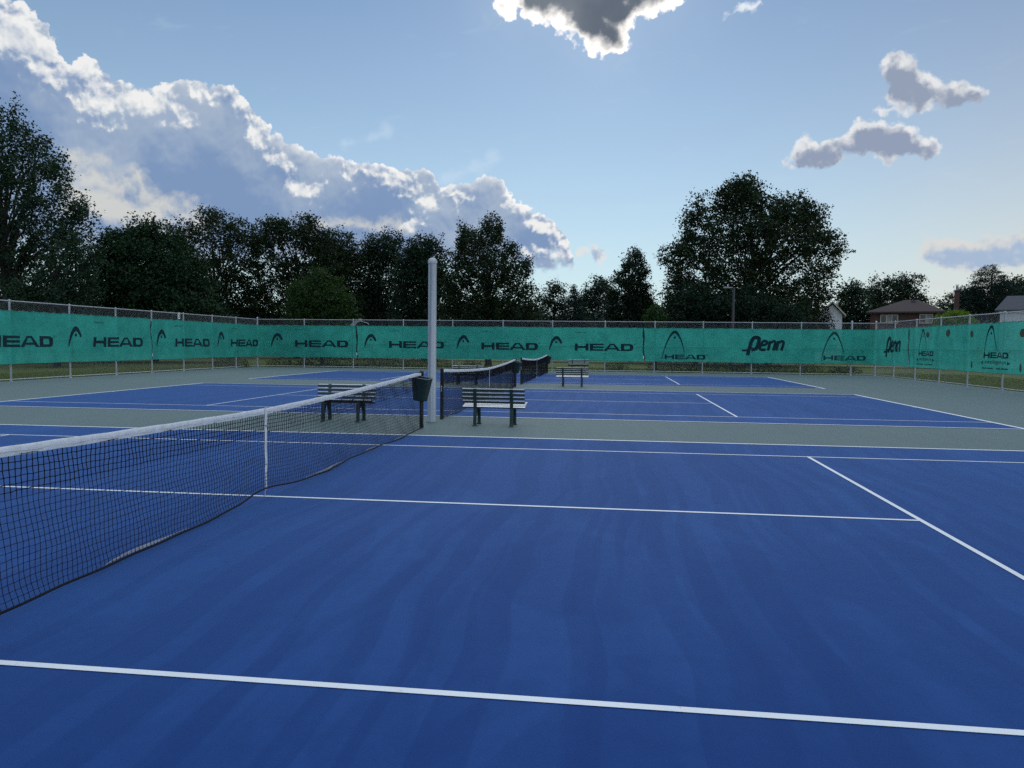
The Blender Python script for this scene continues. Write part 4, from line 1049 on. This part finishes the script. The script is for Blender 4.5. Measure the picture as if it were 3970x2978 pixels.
tree('oak_tree', 'biggest oak, a broad dark crown on the right of the skyline', [(1432, 760), (1436, 640), (1440, 600), (1424, 570), (1418, 538), (1432, 524), (1466, 516), (1462, 490), (1478, 470), (1482, 430), (1506, 408), (1524, 412), (1534, 440), (1548, 432), (1548, 404), (1570, 394), (1582, 378), (1604, 380), (1622, 370), (1646, 376), (1656, 396), (1656, 424), (1680, 418), (1706, 414), (1726, 408), (1746, 412), (1752, 432), (1776, 444), (1786, 470), (1784, 492), (1806, 490), (1808, 520), (1842, 532), (1836, 552), (1828, 572), (1800, 584), (1796, 606), (1804, 634), (1796, 656), (1772, 672), (1766, 760)], 72, 0.92, 0.24, M['leaf_oak'], 16, 1.15, 'round', trunk_x=1620, thick=0.75, open_=0.09, limbs=60,
     gaps=[(1680, 570, 9), (1700, 600, 8), (1740, 590, 9), (1762, 560, 8), (1560, 560, 8), (1530, 470, 7), (1640, 640, 7), (1720, 640, 10), (1545, 600, 6), (1655, 545, 6), (1790, 560, 7), (1600, 590, 5)], group=BACK)
tree('hawthorn_tree', 'low dark tree filling in beneath the left half of the biggest oak', [(1426, 760), (1430, 660), (1450, 628), (1490, 612), (1530, 620), (1570, 632), (1580, 760)], 66, 1.0, 0.22, M['leaf_dark'], 17, 1.3, 'round', open_=0.05, group=BACK)
tree('hawthorn_tree', 'low dark tree beneath the right half of the biggest oak, left of the white gable', [(1570, 760), (1574, 640), (1610, 625), (1650, 632), (1690, 650), (1720, 665), (1740, 680), (1744, 760)], 64, 1.0, 0.22, M['leaf_dark'], 18, 1.3, 'round', open_=0.05, group=BACK)
tree('hawthorn_tree', 'thin dark tree half hiding the white gabled house', [(1752, 760), (1754, 680), (1766, 656), (1780, 650), (1792, 668), (1800, 690), (1802, 760)], 74, 0.55, 0.22, M['leaf_dark'], 31, 0.9, 'round', open_=0.25, limbs=14, group=BACK)
tree('ash_tree', 'mid green tree between the biggest oak and the brick house', [(1806, 760), (1806, 660), (1812, 630), (1832, 604), (1858, 598), (1872, 622), (1880, 650), (1874, 690), (1872, 760)], 96, 1.1, 0.27, M['leaf_maple'], 19, 1.2, 'round', open_=0.12, group=BACK)
tree('ash_tree', 'dark rounded tree behind the brick house roof', [(1866, 760), (1868, 640), (1880, 604), (1896, 588), (1918, 592), (1934, 596), (1952, 592), (1972, 586), (1986, 600), (1994, 640), (2002, 760)], 118, 1.3, 0.30, M['leaf_dark'], 20, 1.2, 'round', open_=0.10, group=BACK)
tree('spruce_tree', 'tall dark spruce with ragged boughs behind the chimney', [(2070, 760), (2084, 640), (2098, 606), (2108, 592), (2120, 578), (2132, 572), (2142, 566), (2152, 580), (2166, 590), (2170, 600), (2196, 612), (2206, 640), (2216, 760)], 96, 0.55, 0.26, M['needles'], 21, 1.3, 'spruce', trunk_x=2142, thick=0.9, open_=0.1, limbs=60, group=BACK)
tree('cedar_tree', 'wide spreading dark tree behind the chimney and white garage', [(2024, 760), (2028, 650), (2040, 634), (2060, 624), (2084, 616), (2110, 614), (2140, 618), (2168, 604), (2190, 592), (2214, 586), (2250, 575), (2320, 590), (2330, 760)], 100, 1.3, 0.28, M['leaf_maple'], 22, 1.1, 'norway', thick=0.7, open_=0.08, limbs=50, group=BACK)
tree('lime_shrub', 'lime green leafy bush in front of the brick house, above the right fence', [(2016, 780), (2020, 684), (2032, 676), (2046, 668), (2060, 670), (2074, 668), (2090, 674), (2100, 684), (2106, 700), (2112, 780)], 62, 0.42, 0.15, M['leaf_lime'], 23, 1.6, 'norway', thick=0.9, limbs=14, cat='bush', crown_name='foliage')
# understory mass closing the gaps between the trunks, far off
def wood(name, xs, D, h, n, leaf, mat, seed):
    rng = np.random.RandomState(seed)
    x0 = (at_dist(xs[0], 700, D)-CAM)@RH; x1 = (at_dist(xs[1], 700, D)-CAM)@RH
    O = CAM+FH*D; O[2] = 0; nc = n
    u = x0+(x1-x0)*rng.random(nc); w = (rng.random(nc)-0.5)*14; hh = h*(0.75+0.25*np.sin(u*0.35+seed)+0.15*np.sin(u*0.9))
    z = rng.random(nc)**0.8*hh
    C = np.stack([u, w, z], 1); per = 90
    lf = rng.normal(size=(nc, per, 3))*0.75
    L_ = (C[:, None, :]+lf).reshape(-1, 3); L_ = L_[L_[:, 2] > 0]
    Lw = O+L_[:, 0:1]*RH+L_[:, 1:2]*FH; Lw[:, 2] = L_[:, 2]
    v, f = leaf_cloud(Lw, leaf, rng, aspect=0.8)
    o = link(name, np_mesh(name, v, f), mat); tag(o, 'dark far-off undergrowth closing the gaps below the tree crowns', 'undergrowth', kind='stuff')
wood('undergrowth', (-150, 1900), 98, 6.3, 1700, 0.42, M['leaf_dark'], 40)

# weeds and shrubs against the outside of the fences
def shrub(x, y, h, w, seed, mat, label, leaf=0.10):
    rng = np.random.RandomState(seed); n = int(700*h*w/0.8)+150
    st = rng.random((n, 3)); ang = rng.random(n)*6.283; rr = w*np.sqrt(rng.random(n))
    z = h*rng.random(n)*(1-0.55*(rr/w)**2); C = np.stack([rr*np.cos(ang), rr*np.sin(ang)*0.6, z], 1)+rng.normal(0, 0.05, (n, 3)); C[:, 2] = np.abs(C[:, 2])+0.03
    v, f = leaf_cloud(C, leaf, rng, droop=-0.8, aspect=0.35)
    root = empty('shrub', (x, y, -0.03)); tag(root, label, 'shrub', 'weedy shrubs outside the back fence')
    link('foliage', np_mesh('foliage', v, f), mat, root)
    tb = MB()
    for k in range(9):
        a = rng.random()*6.28; q = rng.random()*w*0.7; tb.tube([(0.05*math.cos(a), 0.05*math.sin(a), 0), (q*math.cos(a)*0.5, q*math.sin(a)*0.3, h*0.4), (q*math.cos(a), q*math.sin(a)*0.6, h*0.8)], [0.012, 0.008, 0.003], 4)
    tb.build('stem', M['bark'], root)
SH = [(-19.8, 37.5, 0.8, 1.2, 'weeds outside the left fence near the left back corner', 'weeds'), (-17.3, 40.6, 0.75, 1.6, 'weeds outside the back fence, first clump from the left corner', 'weeds'), (-14.6, 40.5, 0.9, 1.9, 'weeds outside the back fence, second clump from the left corner', 'leaf_maple'),
      (-11.2, 40.6, 0.85, 1.9, 'dark weeds just right of the torn grey sheet, at fence foot', 'leaf_maple'), (-8.0, 40.5, 0.8, 1.9, 'weeds at the back fence foot, third bay left of the light pole', 'weeds'),
      (-5.2, 40.7, 0.6, 0.8, 'low weeds showing directly left of the light pole foot, outside the fence', 'leaf_maple'), (3.9, 41.0, 0.55, 0.8, 'small rounded weed clump right of the farthest bench', 'weeds'),
      (7.4, 40.8, 0.95, 1.7, 'big dark shrub under the first tall arch', 'leaf_maple'), (9.9, 40.7, 0.85, 1.6, 'dark shrub outside the fence, just right of the first tall arch', 'leaf_dark'),
      (12.6, 41.0, 0.8, 1.7, 'shrub outside the fence under the script word', 'leaf_dark'), (15.2, 40.8, 0.7, 1.2, 'shrub outside the fence left of the second tall arch', 'weeds'), (17.6, 41.2, 0.6, 1.0, 'shrub outside the fence nearest the right back corner', 'leaf_maple')]
for i, (x, y, h, w, lb, mt) in enumerate(SH): shrub(x, y, h, w, 60+i, M[mt], lb)
# grass blades outside the fences
def blades(name, regions, mat, seed):
    rng = np.random.RandomState(seed); Vs = []
    for (x0, x1, y0, y1, n, h) in regions:
        x = x0+(x1-x0)*rng.random(n); y = y0+(y1-y0)*rng.random(n); hh = h*(0.4+0.9*rng.random(n)); a = rng.random(n)*6.283; wd = 0.006+0.006*rng.random(n)
        lx, ly_ = rng.normal(0, 0.35, n)*hh, rng.normal(0, 0.35, n)*hh
        z0 = np.full(n, -0.05)
        Vs.append(np.stack([np.stack([x-wd*np.cos(a), y-wd*np.sin(a), z0], 1), np.stack([x+wd*np.cos(a), y+wd*np.sin(a), z0], 1), np.stack([x+lx, y+ly_, z0+hh], 1)], 1))
    v = np.concatenate(Vs).reshape(-1, 3)
    o = link(name, np_mesh(name, v, np.arange(len(v)).reshape(-1, 3)), mat); tag(o, 'mown grass growing outside the chain link fences', 'grass', kind='stuff')
blades('grass', [(-24.5, -19.2, 14, 44, 42000, 0.10), (19.1, 26, 18, 44, 42000, 0.10), (-19, 19, 39.7, 47, 36000, 0.13)], leaf_mat('grass_blades', (0.125, 0.160, 0.045), 0.3), 77)

# ------------------------------------------------------------------ houses
def brick_mat(name, c1, c2, mortar, sc=1.0):
    mt, nt, b = material(name); co = objco(nt)
    sp = nt.nodes.new('ShaderNodeSeparateXYZ'); put(nt, sp.inputs[0], co); cmb = nt.nodes.new('ShaderNodeCombineXYZ')
    u = S(nt, sp.outputs[0])+S(nt, sp.outputs[1]); put(nt, cmb.inputs[0], u); nt.links.new(sp.outputs[2], cmb.inputs[1])
    br = nt.nodes.new('ShaderNodeTexBrick'); nt.links.new(cmb.outputs[0], br.inputs['Vector'])
    br.inputs['Color1'].default_value = c1+(1,); br.inputs['Color2'].default_value = c2+(1,); br.inputs['Mortar'].default_value = mortar+(1,)
    br.inputs['Scale'].default_value = 1.0; br.inputs['Brick Width'].default_value = 0.22*sc; br.inputs['Row Height'].default_value = 0.075*sc; br.inputs['Mortar Size'].default_value = 0.010
    nt.links.new(br.outputs[0], b.inputs['Base Color']); b.inputs['Roughness'].default_value = 0.9; return mt
M['brick'] = brick_mat('dark_red_brick', (0.100, 0.034, 0.026), (0.065, 0.024, 0.020), (0.085, 0.075, 0.068))
M['shingle'] = simple('brown_shingles', (0.050, 0.034, 0.030), 0.9, var=0.25, scale=7)
M['shinglegrey'] = simple('charcoal_shingles', (0.070, 0.074, 0.084), 0.9, var=0.2, scale=7)
M['cream'] = simple('cream_trim', (0.50, 0.46, 0.38), 0.7, var=0.06)
def siding():
    mt, nt, b = material('white_siding'); co = objco(nt); sp = nt.nodes.new('ShaderNodeSeparateXYZ'); put(nt, sp.inputs[0], co)
    fz = (S(nt, sp.outputs[2])*5.5)._m('FRACT').smooth(0.0, 0.12)
    put(nt, b.inputs['Base Color'], mixc(nt, fz, (0.34, 0.35, 0.37), (0.62, 0.63, 0.65))); b.inputs['Roughness'].default_value = 0.6; return mt
M['siding'] = siding()
gl, nt, b = material('window_glass'); b.inputs['Base Color'].default_value = (0.02, 0.025, 0.03, 1); b.inputs['Roughness'].default_value = 0.08; M['glass'] = gl
M['curtain'] = simple('pale_curtain', (0.30, 0.29, 0.27), 0.8, var=0.15)
def window(root, u0, u1, z0, z1, n, y, curtain=None):
    fr = MB(); t = 0.09
    fr.box(((u0+u1)/2, y-0.05, z1+t/2), (u1-u0+2*t, 0.12, t)); fr.box(((u0+u1)/2, y-0.06, z0-t/2), (u1-u0+2*t+0.1, 0.16, t))
    for x in [u0-t/2, u1+t/2]+[u0+(u1-u0)*k/n for k in range(1, n)]: fr.box((x, y-0.05, (z0+z1)/2), (t, 0.12, z1-z0))
    w = MB()
    wo_ = MB().box(((u0+u1)/2, y-0.008, (z0+z1)/2), (u1-u0, 0.02, z1-z0)).build('window', M['glass'], root)
    fr.build('frame', M['cream'], wo_)
    if curtain is not None:
        k = curtain; MB().box((u0+(u1-u0)*(k+0.5)/n, y-0.024, (z0+z1)/2), ((u1-u0)/n-t, 0.006, z1-z0-0.02)).build('curtain', M['curtain'], wo_)
def frame_at(x, y, D):
    p = at_dist(x, y, D); return p
# brick house with hip roof
DH = 88.0
e = at_dist(1870, 675, DH); e2 = at_dist(2044, 672, DH); rid = at_dist(1972, 648, DH+5)
hx0 = (e-CAM)@RH; hx1 = (e2-CAM)@RH; ez = (e[2]+e2[2])/2; rz_ = rid[2]
def face_frame(pxl, pxm, D):
    o = at_dist(pxl, 690, D); d = ray(pxm, 690); return (o[0], o[1], 0.0), -math.atan2(d[0], d[1])
fo_, fr_ = face_frame(1870, 1960, DH)
bh = empty('brick_house', fo_, fr_); tag(bh, 'dark red brick house with brown hip roof and cream framed windows', 'house')
fU = np.array([math.cos(fr_), math.sin(fr_), 0]); fV = np.array([-fU[1], fU[0], 0]); fO = np.array(fo_)
def on_face(px, py, v=0.0):
    d = ray(px, py); t = (np.dot(fO-CAM, fV)+v)/np.dot(d, fV); p = CAM+d*t; return np.dot(p-fO, fU), p[2]
Wd = on_face(2044, 672)[0]; ez = on_face(1960, 673)[1]; dp = 9.0; ov = 0.45; rz_ = on_face(1972, 648, 4.5)[1]
MB().box((Wd/2, dp/2, ez/2), (Wd-2*ov, dp-2*ov, ez)).build('wall', M['brick'], bh)
rf = MB(); zt_ = rz_
rf.add([(0, 0, ez-0.18), (Wd, 0, ez-0.18), (Wd, dp, ez-0.18), (0, dp, ez-0.18), (0, 0, ez), (Wd, 0, ez), (Wd, dp, ez), (0, dp, ez), (Wd*0.48, dp*0.5, zt_), (Wd*0.66, dp*0.5, zt_)],
       [(3, 2, 1, 0), (0, 1, 5, 4), (1, 2, 6, 5), (2, 3, 7, 6), (3, 0, 4, 7), (4, 5, 9, 8), (5, 6, 9), (6, 7, 8, 9), (7, 4, 8)])
rfo = rf.build('roof', M['shingle'], bh)
MB().box((Wd*0.60, dp*0.5-0.75, zt_-0.16), (0.5, 0.4, 0.22), taper=0.8).build('roof_vent', M['shinglegrey'], rfo)
def hu(px): return on_face(px, 690)[0]
def hz_(py, px=1950): return on_face(px, py)[1]
window(bh, hu(1903), hu(1938), hz_(697), hz_(681), 3, ov, 1)
window(bh, hu(1988), hu(2013), hz_(697, 2000), hz_(680, 2000), 2, ov, 1)
# low wing to the right with the outside chimney
wx0, wx1 = Wd-ov, hu(2082)
MB().box(((wx0+wx1)/2+0.003, dp/2+0.3, 1.6), (wx1-wx0, dp-2, 3.2)).build('wing', M['brick'], bh)
chx = (hu(2061)+hu(2072))/2; cz = on_face(2067, 628)[1]
ch = MB().box((chx, 1.6-0.302, cz/2), (hu(2072)-hu(2061), 0.6, cz)).box((chx, 1.298, cz+0.06), (hu(2072)-hu(2061)+0.12, 0.72, 0.12)).build('chimney', M['brick'], bh)
MB().lathe([(0.14, 0), (0.12, 0.50)], (chx, 1.3, cz+0.12), 12).box((chx, 1.3, cz+0.70), (0.34, 0.34, 0.05)).build('chimney_pot', M['sheet'], ch)
# white garage at the right edge
DG = 68.0
gx0 = (at_dist(2160, 672, DG)-CAM)@RH; gz0 = at_dist(2160, 672, DG)[2]; gz1 = at_dist(2180, 641, DG+3)[2]
gh = empty('white_garage', *face_frame(2151, 2190, DG)); tag(gh, 'white sided garage with charcoal roof at the right edge', 'garage')
MB().box((5.0, 3.0, gz0/2), (9.4, 5.6, gz0)).build('wall', M['siding'], gh)
MB().box((5.0, 0.17, gz0-0.12), (9.6, 0.06, 0.18)).build('fascia', M['white'], gh)
rr_ = MB(); rr_.add([(-0.1, -0.05, gz0-0.02), (10.2, -0.05, gz0-0.02), (10.2, 6.1, gz0-0.02), (-0.1, 6.1, gz0-0.02), (-0.1, -0.05, gz0+0.10), (10.2, -0.05, gz0+0.10), (10.2, 6.1, gz0+0.10), (-0.1, 6.1, gz0+0.10), (0.75, 3.0, gz1), (10.2, 3.0, gz1)],
       [(3, 2, 1, 0), (0, 1, 5, 4), (1, 2, 6, 9, 5), (2, 3, 7, 6), (3, 0, 4, 7), (4, 5, 9, 8), (6, 7, 8, 9), (7, 4, 8)])
rgo = rr_.build('roof', M['shinglegrey'], gh); MB().box((2.5, 2.35, gz1-0.14), (0.5, 0.4, 0.2), taper=0.8).build('roof_vent', M['shinglegrey'], rgo)
# white gabled house glimpsed behind the big oak
DW = 88.0
wx = (at_dist(1762, 690, DW)-CAM)@RH; wxr = (at_dist(1822, 690, DW)-CAM)@RH; pk = at_dist(1796, 655, DW); ev = at_dist(1822, 685, DW)[2]
wh = empty('white_house', *face_frame(1762, 1790, DW)); tag(wh, 'white gabled house half hidden behind the biggest oak', 'house')
WW = wxr-wx; pu = (pk-CAM)@RH-wx
mb = MB(); mb.add([(0, 0, 0), (WW-0.4, 0, 0), (WW-0.4, 8, 0), (0, 8, 0), (0, 0, ev), (WW-0.4, 0, ev+0.3), (WW-0.4, 8, ev+0.3), (0, 8, ev), (pu, 0, pk[2]-0.2), (pu, 8, pk[2]-0.2)],
       [(0, 1, 5, 8, 4), (1, 2, 6, 5), (2, 3, 7, 9, 6), (3, 0, 4, 7), (5, 6, 9, 8), (7, 4, 8, 9)])
mb.build('wall', M['siding'], wh)
mb = MB()
for (a, b_) in (((-0.4, ev-0.3), (pu, pk[2])), ((pu, pk[2]), (WW, ev))):
    mb.add([(a[0], -0.4, a[1]), (b_[0], -0.4, b_[1]), (b_[0], 8.4, b_[1]), (a[0], 8.4, a[1]), (a[0], -0.4, a[1]+0.2), (b_[0], -0.4, b_[1]+0.2), (b_[0], 8.4, b_[1]+0.2), (a[0], 8.4, a[1]+0.2)], [(3, 2, 1, 0), (4, 5, 6, 7), (0, 1, 5, 4), (1, 2, 6, 5), (2, 3, 7, 6), (3, 0, 4, 7)])
mb.build('roof', M['cream'], wh)

# ------------------------------------------------------------------ park lamp beyond the fence
pl = at_dist(1583, 700, 55.0); tz = at_dist(1582, 621, 55.0)[2]
lm = empty('park_lamp', (pl[0], pl[1], 0)); tag(lm, 'dark park lamp post in front of the biggest oak', 'lamp post')
MB().lathe([(0.13, 0.0), (0.12, 0.3), (0.085, tz-0.1), (0.085, tz)], n=12).build('post', M['sheetdark'] if 'sheetdark' in M else M.setdefault('sheetdark', simple('dark_grey_metal', (0.035, 0.038, 0.045), 0.5)), lm, smooth=True)
lh = MB().box((-0.42*RH[0], -0.42*RH[1], tz-0.02), (0.62, 0.26, 0.09), rot=Matrix.Rotation(math.atan2(RH[1], RH[0]), 3, 'Z'), bev=0.02).build('lamp_head', M['sheet'], lm)
MB().lathe([(0.045, 0), (0.045, 0.10), (0.01, 0.12)], (-0.42*RH[0], -0.42*RH[1], tz+0.025), 10).build('sensor', M['sheet'], lm)
